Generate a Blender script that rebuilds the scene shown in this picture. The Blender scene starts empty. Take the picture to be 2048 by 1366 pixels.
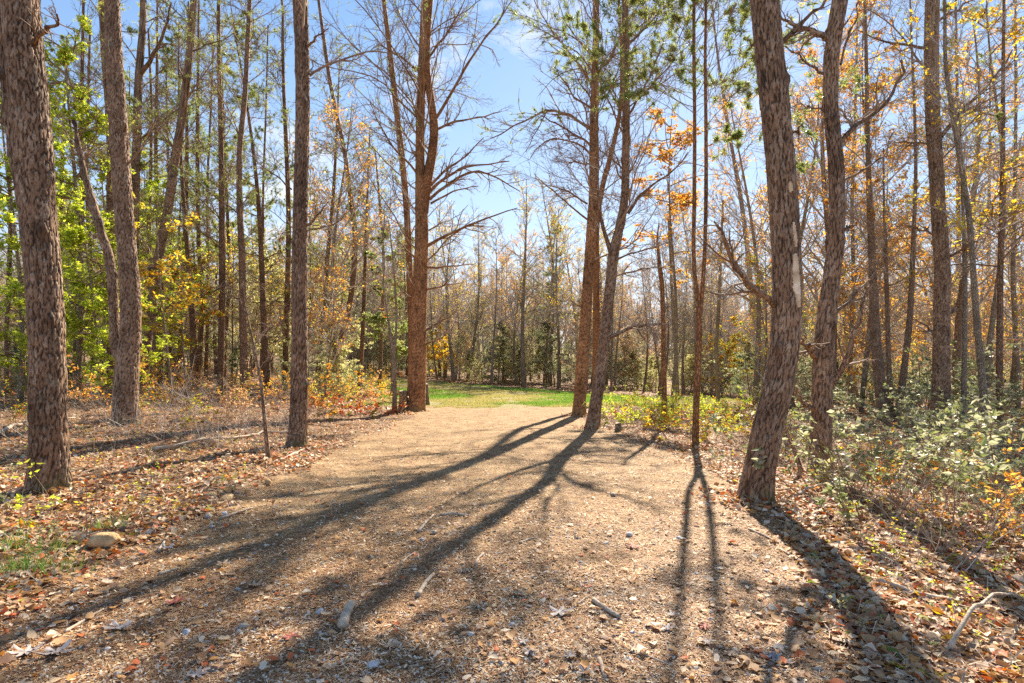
import bpy, math, random
import numpy as np
from mathutils import Vector
R = math.radians
S = bpy.context.scene
COL = S.collection

# ------------------------------------------------------------------ camera, sky, sun, exposure
F = 1100.0          # focal length in pixels of the 2048 px wide photograph
HOR = 690.0         # row of the horizon
CAMH = 1.25
cam_data = bpy.data.cameras.new('camera')
cam_data.sensor_width = 36.0
cam_data.lens = 36.0 * F / 2048.0
cam_data.shift_y = (HOR - 683.0) / 2048.0
cam_data.clip_start = 0.05
cam_data.clip_end = 2000
cam = bpy.data.objects.new('camera', cam_data)
cam.location = (0, 0, CAMH)
cam.rotation_euler = (R(90), 0, 0)
COL.objects.link(cam)
S.camera = cam

SUN_AZ, SUN_EL = R(19), R(36)
w = bpy.data.worlds.new('World')
S.world = w
w.use_nodes = True
nt = w.node_tree
N = nt.nodes
bg = N['Background']
sky = N.new('ShaderNodeTexSky')
sky.sky_type = 'NISHITA'
sky.sun_disc = False
sky.sun_elevation = SUN_EL
sky.sun_rotation = SUN_AZ
sky.air_density = 1.0
sky.dust_density = 0.1
sky.ozone_density = 1.5
tc = N.new('ShaderNodeTexCoord')
mp = N.new('ShaderNodeMapping')
mp.inputs['Scale'].default_value = (1.6, 1.6, 3.4)
mp.inputs['Location'].default_value = (0.35, 0.1, 0.4)
cn = N.new('ShaderNodeTexNoise')
cn.inputs['Scale'].default_value = 2.1
cn.inputs['Detail'].default_value = 9
cn.inputs['Roughness'].default_value = 0.62
cr = N.new('ShaderNodeValToRGB')
cr.color_ramp.elements[0].position = 0.55
cr.color_ramp.elements[0].color = (0, 0, 0, 1)
cr.color_ramp.elements[1].position = 0.72
cr.color_ramp.elements[1].color = (1, 1, 1, 1)
cm = N.new('ShaderNodeMix')
cm.data_type = 'RGBA'
cm.inputs[7].default_value = (2.95, 3.0, 3.1, 1)
# thin veil of cloud low over the trees
sep = N.new('ShaderNodeSeparateXYZ')
vr = N.new('ShaderNodeMapRange')
vr.inputs['From Min'].default_value = 0.0
vr.inputs['From Max'].default_value = 0.55
vr.inputs['To Min'].default_value = 0.30
vr.inputs['To Max'].default_value = 0.0
mx = N.new('ShaderNodeMath')
mx.operation = 'MAXIMUM'
L = nt.links.new
L(tc.outputs['Generated'], mp.inputs['Vector'])
L(mp.outputs[0], cn.inputs['Vector'])
L(cn.outputs['Fac'], cr.inputs['Fac'])
L(tc.outputs['Generated'], sep.inputs[0])
L(sep.outputs['Z'], vr.inputs['Value'])
L(cr.outputs['Color'], mx.inputs[0])
L(vr.outputs[0], mx.inputs[1])
L(mx.outputs[0], cm.inputs[0])
# soft shoulder on the glow round the sun, a little more blue
vm = N.new('ShaderNodeVectorMath'); vm.operation = 'MULTIPLY'; vm.inputs[1].default_value = (5.3, 5.7, 6.5)
va = N.new('ShaderNodeVectorMath'); va.operation = 'ADD'; va.inputs[1].default_value = (7.8, 7.8, 7.8)
vd = N.new('ShaderNodeVectorMath'); vd.operation = 'DIVIDE'
hs0 = N.new('ShaderNodeHueSaturation'); hs0.inputs['Saturation'].default_value = 1.15
L(sky.outputs[0], vm.inputs[0]); L(sky.outputs[0], va.inputs[0]); L(vm.outputs[0], vd.inputs[0]); L(va.outputs[0], vd.inputs[1]); L(vd.outputs[0], hs0.inputs['Color'])
L(hs0.outputs[0], cm.inputs[6])
L(cm.outputs[2], bg.inputs['Color'])
bg.inputs['Strength'].default_value = 0.13

sun_d = bpy.data.lights.new('sun', 'SUN')
sun_d.energy = 4.7
sun_d.angle = R(0.55)
sun_d.color = (1.0, 0.90, 0.74)
sun = bpy.data.objects.new('sun', sun_d)
sunv = Vector((math.sin(SUN_AZ) * math.cos(SUN_EL), math.cos(SUN_AZ) * math.cos(SUN_EL), math.sin(SUN_EL)))
sun.rotation_euler = sunv.to_track_quat('Z', 'Y').to_euler()
COL.objects.link(sun)
S.view_settings.view_transform = 'Standard'
S.view_settings.look = 'None'
S.view_settings.gamma = 1
S.view_settings.use_curve_mapping = False
S.view_settings.exposure = 1.6
S.cycles.max_bounces = 12
S.cycles.diffuse_bounces = 7
S.cycles.glossy_bounces = 2
S.cycles.transmission_bounces = 8
S.cycles.caustics_reflective = False
S.cycles.caustics_refractive = False
S.cycles.sample_clamp_indirect = 8
S.cycles.use_denoising = False

# ------------------------------------------------------------------ noise and ground shape
def sstep(a, b, x):
    t = np.clip((np.asarray(x, float) - a) / (b - a), 0, 1)
    return t * t * (3 - 2 * t)

def hash2(i, j, k=0):
    h = (i.astype(np.int64) * 374761393 + j.astype(np.int64) * 668265263 + k * 974711) & 0xffffffff
    h = ((h ^ (h >> 13)) * 1274126177) & 0xffffffff
    h = ((h ^ (h >> 15)) * 2246822519) & 0xffffffff
    return ((h ^ (h >> 16)) & 0xffffff) / float(0xffffff)

def vnoise(x, y, k=0):
    x = np.asarray(x, float); y = np.asarray(y, float)
    i = np.floor(x); j = np.floor(y)
    u = x - i; v = y - j
    u = u * u * (3 - 2 * u); v = v * v * (3 - 2 * v)
    i = i.astype(np.int64); j = j.astype(np.int64)
    a = hash2(i, j, k); b = hash2(i + 1, j, k); c = hash2(i, j + 1, k); d = hash2(i + 1, j + 1, k)
    return (a * (1 - u) + b * u) * (1 - v) + (c * (1 - u) + d * u) * v

def fbm(x, y, k=0, o=4):
    s = 0; a = 0.5; t = 0
    for n in range(o):
        s = s + a * vnoise(x, y, k + n); t += a
        a *= 0.5; x = x * 2.03 + 11.3; y = y * 2.03 + 7.7
    return s / t

def path_left(y):
    return np.interp(y, [-4, 0, 2.75, 6.6, 10, 17.3, 20, 22], [-2.5, -2.5, -2.56, -2.9, -2.97, -3.05, -3.6, -5.0])
def path_right(y):
    return np.interp(y, [-4, 0, 2.24, 5.3, 8.9, 13.8, 17.3, 20, 22], [1.2, 1.3, 1.5, 2.58, 2.5, 2.2, 2.05, 2.9, 4.5])

def gz(x, y):
    """the track runs gently downhill away from the camera, the left side lies higher than the right"""
    x = np.asarray(x, float); y = np.asarray(y, float)
    f = sstep(20, 46, y)
    z = -np.interp(y, [-40, -5, 20, 46, 60, 500], [0.0, 0.0 - .275, 1.1, 2.24, 2.45, 2.6])
    z = z - 0.065 * np.clip(x, -28, 28) * f
    near = 1 - sstep(19, 26, y)
    pr = path_right(y); pl = path_left(y)
    z = z - 0.17 * sstep(0.15, 2.6, x - pr) * near + 0.06 * sstep(0.4, 4, pl - x) * (1 - sstep(25, 40, y))
    z = z + 0.045 * np.clip(-x - 3.5, 0, 12) * sstep(4, 14, y) * (1 - .6 * sstep(24, 46, y))
    z = z + 0.05 * np.exp(-((x - pl + 0.3) / 0.35) ** 2) * near * fbm(x * 1.3, y * 1.3, 5)
    off = np.clip(sstep(-0.1, 0.6, x - pr) + sstep(-0.1, 0.6, pl - x), 0, 1)
    z = z + (fbm(x * 0.7, y * 0.7, 20) - 0.5) * (0.04 + 0.18 * off)
    z = z + (fbm(x * 5, y * 5, 31, 3) - 0.5) * (0.022 + 0.05 * off) * (1 - sstep(10, 20, y))
    z = z + 3.0 * sstep(80, 170, y) + 1.2 * sstep(24, 70, -x)
    return z

def hit(px, py, maxd=90.0):
    """where the ray through a point of the photograph meets the ground"""
    d = np.arange(1.2, maxd, 0.01)
    X = (px - 1024) / F * d; Z = CAMH - (py - HOR) / F * d
    b = np.nonzero(Z <= gz(X, d))[0]
    k = b[0] if len(b) else len(d) - 1
    return np.array([X[k], d[k], float(gz(X[k], d[k]))])

def ray(px, py, Y):
    return np.array([(px - 1024) / F * Y, Y, CAMH - (py - HOR) / F * Y])

def region(x, y):
    """0 forest floor, 1 path, 2 grass"""
    n = (fbm(x * 1.1, y * 1.1, 60) - 0.5)
    n2 = (fbm(x * 4, y * 4, 70) - 0.5)
    inp = (x > path_left(y) + n * 0.7 + n2 * 0.25) & (x < path_right(y) + n * 0.7 + n2 * 0.25) & (y < 21.2 + n * 3 + n2 * 1.2)
    s = x / np.maximum(y, 0.1)
    e0 = 21.2 + n * 3 + n2 * 1.2
    ing = (y >= e0) & (y < 43 + 4 * n - 0.32 * x) & (s > -0.25 + 0.1 * n) & (s < 0.42 + 0.1 * n)
    return np.where(inp, 1, np.where(ing, 2, 0))

# ------------------------------------------------------------------ mesh builder
class MB:
    def __init__(self):
        self.v = []; self.n = 0; self.f = []; self.m = []; self.at = {}
    def add(self, V, Fc, mat=0):
        V = np.asarray(V, np.float32).reshape(-1, 3); Fc = np.asarray(Fc, np.int64)
        if len(V) == 0 or len(Fc) == 0: return self
        self.f.append(Fc + self.n); self.m.append(np.full(len(Fc), mat, np.int32))
        self.v.append(V); self.n += len(V)
        return self
    def mesh(self, name, mats, smooth=True, attrs=None):
        me = bpy.data.meshes.new(name)
        if not self.v: return me
        V = np.concatenate(self.v)
        me.vertices.add(len(V)); me.vertices.foreach_set('co', V.ravel())
        loops = np.concatenate([a.ravel() for a in self.f]).astype(np.int32)
        cnt = np.concatenate([np.full(len(a), a.shape[1], np.int32) for a in self.f])
        st = np.concatenate([[0], np.cumsum(cnt)[:-1]]).astype(np.int32)
        me.loops.add(len(loops)); me.loops.foreach_set('vertex_index', loops)
        me.polygons.add(len(cnt)); me.polygons.foreach_set('loop_start', st)
        me.polygons.foreach_set('material_index', np.concatenate(self.m))
        me.polygons.foreach_set('use_smooth', np.full(len(cnt), smooth, bool))
        for m in (mats if isinstance(mats, (list, tuple)) else [mats]): me.materials.append(m)
        if attrs:
            for k, arr in attrs.items():
                a = me.attributes.new(k, 'FLOAT', 'POINT'); a.data.foreach_set('value', np.asarray(arr, np.float32).ravel())
        me.update(calc_edges=True)
        return me
    def obj(self, name, mats, parent=None, smooth=True, attrs=None):
        o = bpy.data.objects.new(name, self.mesh(name, mats, smooth, attrs))
        COL.objects.link(o)
        if parent is not None: o.parent = parent
        return o

def props(o, label=None, cat=None, group=None, kind=None):
    if label: o['label'] = label
    if cat: o['category'] = cat
    if group: o['group'] = group
    if kind: o['kind'] = kind
    return o

def root(name, loc, label, cat, group=None, rz=0.0, scale=1.0):
    o = bpy.data.objects.new(name, None)
    o.empty_display_size = 0.2
    o.location = loc; o.rotation_euler = (0, 0, rz); o.scale = (scale,) * 3
    COL.objects.link(o)
    return props(o, label, cat, group)

def dup(src, loc, rz, scale, label, group, tilt=(0, 0)):
    r = src.copy(); COL.objects.link(r)
    r.location = loc; r.rotation_euler = (tilt[0], tilt[1], rz)
    r.scale = scale if isinstance(scale, tuple) else (scale,) * 3
    r['label'] = label; r['group'] = group
    for ch in list(src.children):
        c = ch.copy(); COL.objects.link(c); c.parent = r
    return r

def nrm(v):
    return v / np.maximum(np.linalg.norm(v, axis=-1, keepdims=True), 1e-9)

def tubes(mb, P, Rr, sides=4, mat=0, cap=False):
    """P (n,m,3) centre lines, Rr (n,m) radii"""
    P = np.asarray(P, float); n, m, _ = P.shape
    if n == 0: return
    T = np.empty_like(P); T[:, 1:-1] = P[:, 2:] - P[:, :-2]; T[:, 0] = P[:, 1] - P[:, 0]; T[:, -1] = P[:, -1] - P[:, -2]
    T = nrm(T)
    D = nrm(P[:, -1] - P[:, 0]); ref = np.zeros_like(D)
    ref[np.arange(n), np.argmin(np.abs(D), axis=1)] = 1
    A = nrm(np.cross(T, ref[:, None, :])); B = np.cross(T, A)
    th = np.arange(sides) * 2 * math.pi / sides
    V = P[:, :, None, :] + Rr[:, :, None, None] * (A[:, :, None, :] * np.cos(th)[None, None, :, None] + B[:, :, None, :] * np.sin(th)[None, None, :, None])
    base = (np.arange(n) * m * sides)[:, None, None] + (np.arange(m - 1) * sides)[None, :, None]
    s0 = np.arange(sides)[None, None, :]; s1 = (np.arange(sides) + 1)[None, None, :] % sides
    Fq = np.stack([base + s0, base + s1, base + sides + s1, base + sides + s0], -1).reshape(-1, 4)
    mb.add(V.reshape(-1, 3), Fq, mat)
    if cap and sides == 4:
        b = np.arange(n) * m * sides
        mb.f.append(np.stack([b + 3, b + 2, b + 1, b], -1) + mb.n - n * m * sides); mb.m.append(np.full(n, mat, np.int32))
        b = b + (m - 1) * sides
        mb.f.append(np.stack([b, b + 1, b + 2, b + 3], -1) + mb.n - n * m * sides); mb.m.append(np.full(n, mat, np.int32))

def grow(rng, P0, D, Ln, m, wig=0.25, up=0.0, sag=0.0):
    n = len(P0); P = np.empty((n, m, 3)); P[:, 0] = P0; d = nrm(D)
    step = (Ln / (m - 1))[:, None]
    for k in range(1, m):
        P[:, k] = P[:, k - 1] + d * step
        d = d + rng.normal(0, wig, (n, 3)); d[:, 2] += up - sag * k / m
        d = nrm(d)
    return P

def along(P, idx, t):
    m = P.shape[1]; f = t * (m - 1); i = np.minimum(f.astype(int), m - 2); u = (f - i)[:, None]
    a = P[idx, i]; b = P[idx, i + 1]
    return a * (1 - u) + b * u, nrm(b - a)

def perp(rng, T, flat=0.0):
    r = rng.normal(0, 1, T.shape); r[:, 2] *= (1 - flat)
    return nrm(r - (r * T).sum(1, keepdims=True) * T)

def children(rng, P, Rr, per, t0, t1, ang, lf, m, wig, up=0.0, sag=0.0, rf=0.5, flat=0.0, rmin=0.002):
    """side shoots on every line of P"""
    n = len(P)
    cnt = rng.poisson(per, n) if np.isscalar(per) else rng.poisson(per)
    idx = np.repeat(np.arange(n), cnt)
    if len(idx) == 0: return np.zeros((0, m, 3)), np.zeros((0, m))
    t = rng.uniform(t0, t1, len(idx))
    p, T = along(P, idx, t)
    plen = np.linalg.norm(P[idx, -1] - P[idx, 0], axis=1)
    a = rng.normal(ang, 0.2, len(idx))[:, None]
    d = T * np.cos(a) + perp(rng, T, flat) * np.sin(a)
    Ln = plen * lf * rng.uniform(0.5, 1.2, len(idx)) * (1.15 - 0.6 * t)
    C = grow(rng, p, d, Ln, m, wig, up, sag)
    mm = P.shape[1]; ri = Rr[idx, np.minimum((t * (mm - 1)).astype(int), mm - 1)]
    r0 = np.maximum(ri * rf, rmin)
    return C, r0[:, None] * np.linspace(1, 0.35, m)[None, :]

def cards(rng, mb, C, Dr, ln, wd, mat=0, fold=0.15):
    """leaf-shaped kites: C base point, Dr direction, ln length, wd width"""
    n = len(C)
    if n == 0: return
    Dr = nrm(Dr); s = perp(rng, Dr); up = np.cross(Dr, s)
    ln = np.broadcast_to(ln, (n,))[:, None]; wd = np.broadcast_to(wd, (n,))[:, None]
    v0 = C; v2 = C + Dr * ln
    mid = C + Dr * ln * 0.45 + up * wd * fold
    v1 = mid + s * wd * 0.5; v3 = mid - s * wd * 0.5
    V = np.stack([v0, v1, v2, v3], 1).reshape(-1, 3)
    b = np.arange(n)[:, None] * 4
    mb.add(V, b + np.array([[0, 1, 2, 3]]), mat)

def points_on(rng, P, n, t0=0.2, t1=1.0):
    idx = rng.integers(0, len(P), n); t = rng.uniform(t0, t1, n)
    return along(P, idx, t)

# ------------------------------------------------------------------ materials
def newmat(name):
    m = bpy.data.materials.new(name); m.use_nodes = True
    return m, m.node_tree, m.node_tree.nodes['Principled BSDF']

def ramp(nt_, stops, interp='LINEAR'):
    r = nt_.nodes.new('ShaderNodeValToRGB'); e = r.color_ramp
    e.interpolation = interp
    while len(e.elements) < len(stops): e.elements.new(0.5)
    for el, (p, c) in zip(e.elements, stops):
        el.position = p; el.color = (*c, 1)
    return r

def leafmat(name, cols, trans=0.45, rough=0.55, spec=0.3, tint=1.25, vary=0.25):
    m, t, b = newmat(name); Lk = t.links.new
    geo = t.nodes.new('ShaderNodeNewGeometry')
    k = len(cols)
    st = [(i / k, c) for i, c in enumerate(cols)]
    r = ramp(t, st, 'CONSTANT')
    Lk(geo.outputs['Random Per Island'], r.inputs[0])
    oi = t.nodes.new('ShaderNodeObjectInfo')
    tx = t.nodes.new('ShaderNodeTexCoord')
    nz = t.nodes.new('ShaderNodeTexNoise'); nz.inputs['Scale'].default_value = 37; nz.inputs['Detail'].default_value = 1
    Lk(tx.outputs['Object'], nz.inputs['Vector'])
    ma = t.nodes.new('ShaderNodeMath'); ma.operation = 'MULTIPLY_ADD'; ma.inputs[1].default_value = vary * 2; ma.inputs[2].default_value = 1 - vary * 1.25
    Lk(nz.outputs['Fac'], ma.inputs[0])
    mb_ = t.nodes.new('ShaderNodeMath'); mb_.operation = 'MULTIPLY_ADD'; mb_.inputs[1].default_value = 0.3
    Lk(oi.outputs['Random'], mb_.inputs[0]); Lk(ma.outputs[0], mb_.inputs[2])
    hs = t.nodes.new('ShaderNodeHueSaturation')
    Lk(r.outputs[0], hs.inputs['Color']); Lk(mb_.outputs[0], hs.inputs['Value'])
    Lk(hs.outputs[0], b.inputs['Base Color'])
    b.inputs['Roughness'].default_value = rough
    b.inputs['Specular IOR Level'].default_value = spec
    tr = t.nodes.new('ShaderNodeBsdfTranslucent')
    h2 = t.nodes.new('ShaderNodeHueSaturation'); h2.inputs['Value'].default_value = tint; h2.inputs['Saturation'].default_value = 1.1
    Lk(hs.outputs[0], h2.inputs['Color']); Lk(h2.outputs[0], tr.inputs['Color'])
    mix = t.nodes.new('ShaderNodeMixShader'); mix.inputs[0].default_value = trans
    Lk(b.outputs[0], mix.inputs[1]); Lk(tr.outputs[0], mix.inputs[2])
    Lk(mix.outputs[0], t.nodes['Material Output'].inputs['Surface'])
    return m

def flatmat(name, cols, rough=0.8, vary_scale=12, spec=0.25, bump=0.0, bscale=60, island=True):
    m, t, b = newmat(name); Lk = t.links.new
    geo = t.nodes.new('ShaderNodeNewGeometry')
    r = ramp(t, [(i / max(1, len(cols) - (0 if island else 1)), c) for i, c in enumerate(cols)], 'CONSTANT' if island else 'LINEAR')
    tx = t.nodes.new('ShaderNodeTexCoord')
    nz = t.nodes.new('ShaderNodeTexNoise'); nz.inputs['Scale'].default_value = vary_scale; nz.inputs['Detail'].default_value = 5
    Lk(tx.outputs['Object'], nz.inputs['Vector'])
    if island: Lk(geo.outputs['Random Per Island'], r.inputs[0])
    else: Lk(nz.outputs['Fac'], r.inputs[0])
    hs = t.nodes.new('ShaderNodeHueSaturation')
    mr = t.nodes.new('ShaderNodeMapRange'); mr.inputs['From Min'].default_value = .3; mr.inputs['From Max'].default_value = .7
    mr.inputs['To Min'].default_value = .72; mr.inputs['To Max'].default_value = 1.28
    Lk(nz.outputs['Fac'], mr.inputs[0]); Lk(mr.outputs[0], hs.inputs['Value'])
    Lk(r.outputs[0], hs.inputs['Color']); Lk(hs.outputs[0], b.inputs['Base Color'])
    b.inputs['Roughness'].default_value = rough; b.inputs['Specular IOR Level'].default_value = spec
    if bump:
        n2 = t.nodes.new('ShaderNodeTexNoise'); n2.inputs['Scale'].default_value = bscale; n2.inputs['Detail'].default_value = 6
        Lk(tx.outputs['Object'], n2.inputs['Vector'])
        bp = t.nodes.new('ShaderNodeBump'); bp.inputs['Strength'].default_value = bump; bp.inputs['Distance'].default_value = 0.02
        Lk(n2.outputs['Fac'], bp.inputs['Height']); Lk(bp.outputs[0], b.inputs['Normal'])
    return m

def barkmat(name, dark, mid, light, sx=26, sz=9, hero=False, lichen=0.5, orange=None):
    m, t, b = newmat(name); Lk = t.links.new
    tx = t.nodes.new('ShaderNodeTexCoord')
    mp_ = t.nodes.new('ShaderNodeMapping'); mp_.inputs['Scale'].default_value = (sx, sx, sz)
    Lk(tx.outputs['Object'], mp_.inputs['Vector'])
    wn = t.nodes.new('ShaderNodeTexNoise'); wn.inputs['Scale'].default_value = 0.6; wn.inputs['Detail'].default_value = 3
    Lk(mp_.outputs[0], wn.inputs['Vector'])
    wm = t.nodes.new('ShaderNodeMix'); wm.data_type = 'RGBA'; wm.blend_type = 'ADD'; wm.inputs[0].default_value = 0.8
    Lk(mp_.outputs[0], wm.inputs[6]); Lk(wn.outputs['Color'], wm.inputs[7])
    vo = t.nodes.new('ShaderNodeTexVoronoi'); vo.feature = 'DISTANCE_TO_EDGE'; vo.inputs['Scale'].default_value = 1.0
    Lk(wm.outputs[2], vo.inputs['Vector'])
    vc = t.nodes.new('ShaderNodeTexVoronoi'); vc.inputs['Scale'].default_value = 1.0
    Lk(wm.outputs[2], vc.inputs['Vector'])
    fine = t.nodes.new('ShaderNodeTexNoise'); fine.inputs['Scale'].default_value = 3.2; fine.inputs['Detail'].default_value = 8; fine.inputs['Roughness'].default_value = .7
    Lk(mp_.outputs[0], fine.inputs['Vector'])
    if hero:
        at = t.nodes.new('ShaderNodeAttribute'); at.attribute_name = 'plate'; crack = at.outputs['Fac']
        ai = t.nodes.new('ShaderNodeAttribute'); ai.attribute_name = 'pid'; pid = ai.outputs['Fac']
    else:
        mr = t.nodes.new('ShaderNodeMapRange'); mr.inputs['From Min'].default_value = 0; mr.inputs['From Max'].default_value = 0.22
        Lk(vo.outputs['Distance'], mr.inputs[0]); crack = mr.outputs[0]
        sp = t.nodes.new('ShaderNodeSeparateColor'); Lk(vc.outputs['Color'], sp.inputs[0]); pid = sp.outputs[0]
    ad = t.nodes.new('ShaderNodeMath'); ad.operation = 'MULTIPLY_ADD'; ad.inputs[1].default_value = 0.45
    Lk(pid, ad.inputs[0])
    ff = t.nodes.new('ShaderNodeMath'); ff.operation = 'MULTIPLY_ADD'; ff.inputs[1].default_value = 2.2; ff.inputs[2].default_value = -.8
    Lk(fine.outputs['Fac'], ff.inputs[0]); Lk(ff.outputs[0], ad.inputs[2])
    r = ramp(t, [(0.0, [c * .8 for c in mid]), (0.5, mid), (1.0, light)])
    Lk(ad.outputs[0], r.inputs[0])
    m1 = t.nodes.new('ShaderNodeMix'); m1.data_type = 'RGBA'; m1.inputs[6].default_value = (*dark, 1)
    big = t.nodes.new('ShaderNodeTexNoise'); big.inputs['Scale'].default_value = 1.6; big.inputs['Detail'].default_value = 6; big.inputs['Roughness'].default_value = .7
    Lk(tx.outputs['Object'], big.inputs['Vector'])
    bm = t.nodes.new('ShaderNodeMapRange'); bm.inputs['From Min'].default_value = .32; bm.inputs['From Max'].default_value = .68; bm.inputs['To Min'].default_value = .55; bm.inputs['To Max'].default_value = 1.42
    Lk(big.outputs['Fac'], bm.inputs[0])
    Lk(crack, m1.inputs[0]); Lk(r.outputs[0], m1.inputs[7])
    bh = t.nodes.new('ShaderNodeHueSaturation'); Lk(m1.outputs[2], bh.inputs['Color']); Lk(bm.outputs[0], bh.inputs['Value']); out = bh.outputs[0]
    # lichen / moss patches
    ln = t.nodes.new('ShaderNodeTexNoise'); ln.inputs['Scale'].default_value = 5; ln.inputs['Detail'].default_value = 6; ln.inputs['Roughness'].default_value = .65
    Lk(tx.outputs['Object'], ln.inputs['Vector'])
    lr = t.nodes.new('ShaderNodeMapRange'); lr.inputs['From Min'].default_value = .58; lr.inputs['From Max'].default_value = .72; lr.inputs['To Max'].default_value = lichen
    Lk(ln.outputs['Fac'], lr.inputs[0])
    m2 = t.nodes.new('ShaderNodeMix'); m2.data_type = 'RGBA'; m2.inputs[7].default_value = (0.33, 0.33, 0.26, 1)
    Lk(lr.outputs[0], m2.inputs[0]); Lk(out, m2.inputs[6]); out = m2.outputs[2]
    # moss at the foot
    sz_ = t.nodes.new('ShaderNodeSeparateXYZ'); Lk(tx.outputs['Object'], sz_.inputs[0])
    zr = t.nodes.new('ShaderNodeMapRange'); zr.inputs['From Min'].default_value = 0.02; zr.inputs['From Max'].default_value = .3; zr.inputs['To Min'].default_value = .8; zr.inputs['To Max'].default_value = 0
    Lk(sz_.outputs['Z'], zr.inputs[0])
    mm_ = t.nodes.new('ShaderNodeMath'); mm_.operation = 'MULTIPLY'; Lk(zr.outputs[0], mm_.inputs[0])
    l2 = t.nodes.new('ShaderNodeMapRange'); l2.inputs['From Min'].default_value = .42; l2.inputs['From Max'].default_value = .6; Lk(ln.outputs['Fac'], l2.inputs[0])
    Lk(l2.outputs[0], mm_.inputs[1])
    mc = t.nodes.new('ShaderNodeMath'); mc.operation = 'MINIMUM'; mc.inputs[1].default_value = 0.7; Lk(mm_.outputs[0], mc.inputs[0])
    m3 = t.nodes.new('ShaderNodeMix'); m3.data_type = 'RGBA'; m3.inputs[7].default_value = (0.12, 0.13, 0.04, 1)
    Lk(mc.outputs[0], m3.inputs[0]); Lk(out, m3.inputs[6]); out = m3.outputs[2]
    Lk(out, b.inputs['Base Color'])
    b.inputs['Roughness'].default_value = 0.78; b.inputs['Specular IOR Level'].default_value = 0.22
    bp = t.nodes.new('ShaderNodeBump'); bp.inputs['Strength'].default_value = 0.8; bp.inputs['Distance'].default_value = 0.012
    hh = t.nodes.new('ShaderNodeMath'); hh.operation = 'MULTIPLY_ADD'; hh.inputs[1].default_value = .5
    Lk(fine.outputs['Fac'], hh.inputs[0]); Lk(crack, hh.inputs[2])
    Lk(hh.outputs[0], bp.inputs['Height']); Lk(bp.outputs[0], b.inputs['Normal'])
    return m

M = {}
M['bark_hero'] = barkmat('pine_bark_plates', (0.045, 0.024, 0.013), (0.25, 0.145, 0.085), (0.44, 0.34, 0.25), hero=True, lichen=.35)
M['bark_hero_red'] = barkmat('reddish_pine_bark_plates', (0.055, 0.030, 0.018), (0.31, 0.185, 0.11), (0.47, 0.36, 0.26), hero=True, lichen=.3)
M['bark_red'] = barkmat('reddish_pine_bark', (0.10, 0.052, 0.03), (0.34, 0.20, 0.12), (0.50, 0.37, 0.26), lichen=.25)
M['bark_hero_orange'] = barkmat('orange_pine_bark_plates', (0.08, 0.035, 0.015), (0.38, 0.185, 0.08), (0.52, 0.30, 0.16), hero=True, lichen=.12)
M['bark'] = barkmat('pine_bark', (0.08, 0.042, 0.022), (0.28, 0.155, 0.085), (0.44, 0.31, 0.21), lichen=.3)
M['bark_orange'] = barkmat('orange_pine_bark', (0.12, 0.055, 0.025), (0.42, 0.19, 0.075), (0.50, 0.28, 0.14), lichen=.12)
M['bark_grey'] = barkmat('grey_bark', (0.13, 0.095, 0.06), (0.38, 0.29, 0.195), (0.54, 0.45, 0.35), sx=34, sz=12, lichen=.6)
M['bark_brown'] = barkmat('brown_bark', (0.13, 0.08, 0.05), (0.34, 0.22, 0.14), (0.48, 0.34, 0.24), sx=34, sz=10, lichen=.35)
M['twig'] = flatmat('twig_bark', [(0.22, 0.13, 0.075), (0.30, 0.19, 0.12), (0.38, 0.28, 0.20)], .8, 6)
M['twig_grey'] = flatmat('grey_twig_bark', [(0.36, 0.29, 0.22), (0.44, 0.37, 0.30), (0.54, 0.47, 0.40)], .8, 6)
M['needles'] = leafmat('pine_foliage', [(0.20, 0.26, 0.08), (0.26, 0.30, 0.09), (0.31, 0.34, 0.11), (0.15, 0.21, 0.07), (0.34, 0.30, 0.11)], .55, .45, .4)
M['needles_yellow'] = leafmat('yellow_pine_foliage', [(0.34, 0.38, 0.09), (0.40, 0.42, 0.11), (0.45, 0.44, 0.12), (0.27, 0.34, 0.08), (0.46, 0.38, 0.12)], .6, .45, .4)  # pine foliage in a paler, yellower green
M['broad_green'] = leafmat('broad_green_leaves', [(0.36, 0.42, 0.06), (0.44, 0.50, 0.07), (0.54, 0.58, 0.10), (0.24, 0.32, 0.05), (0.60, 0.58, 0.10)], .65, .45, .4)
M['dark_green'] = leafmat('evergreen_leaves', [(0.23, 0.27, 0.13), (0.29, 0.32, 0.17), (0.36, 0.38, 0.22), (0.17, 0.21, 0.09)], .5, .5, .4)
M['pale_green'] = leafmat('waxy_pale_leaves', [(0.30, 0.31, 0.15), (0.38, 0.38, 0.23), (0.17, 0.20, 0.08), (0.48, 0.46, 0.30), (0.24, 0.26, 0.10)], .45, .45, .5)
M['gold_green'] = leafmat('golden_green_leaves', [(0.44, 0.42, 0.19), (0.52, 0.47, 0.24), (0.36, 0.37, 0.17), (0.58, 0.50, 0.27), (0.34, 0.36, 0.18)], .68, .5, .4)
M['orange'] = leafmat('orange_leaves', [(0.58, 0.30, 0.07), (0.48, 0.21, 0.06), (0.64, 0.38, 0.08), (0.50, 0.26, 0.09), (0.62, 0.46, 0.12)], .6)
M['yellow'] = leafmat('yellow_leaves', [(0.70, 0.52, 0.08), (0.70, 0.42, 0.06), (0.62, 0.55, 0.10), (0.62, 0.34, 0.06), (0.52, 0.52, 0.10)], .6)
M['russet'] = leafmat('russet_leaves', [(0.50, 0.30, 0.15), (0.56, 0.38, 0.20), (0.42, 0.24, 0.12), (0.60, 0.42, 0.22)], .6)
M['mixed'] = leafmat('mixed_autumn_leaves', [(0.50, 0.40, 0.05), (0.20, 0.26, 0.05), (0.55, 0.22, 0.04), (0.30, 0.33, 0.07), (0.45, 0.12, 0.03), (0.62, 0.50, 0.08), (0.44, 0.46, 0.09)], .55)
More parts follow.
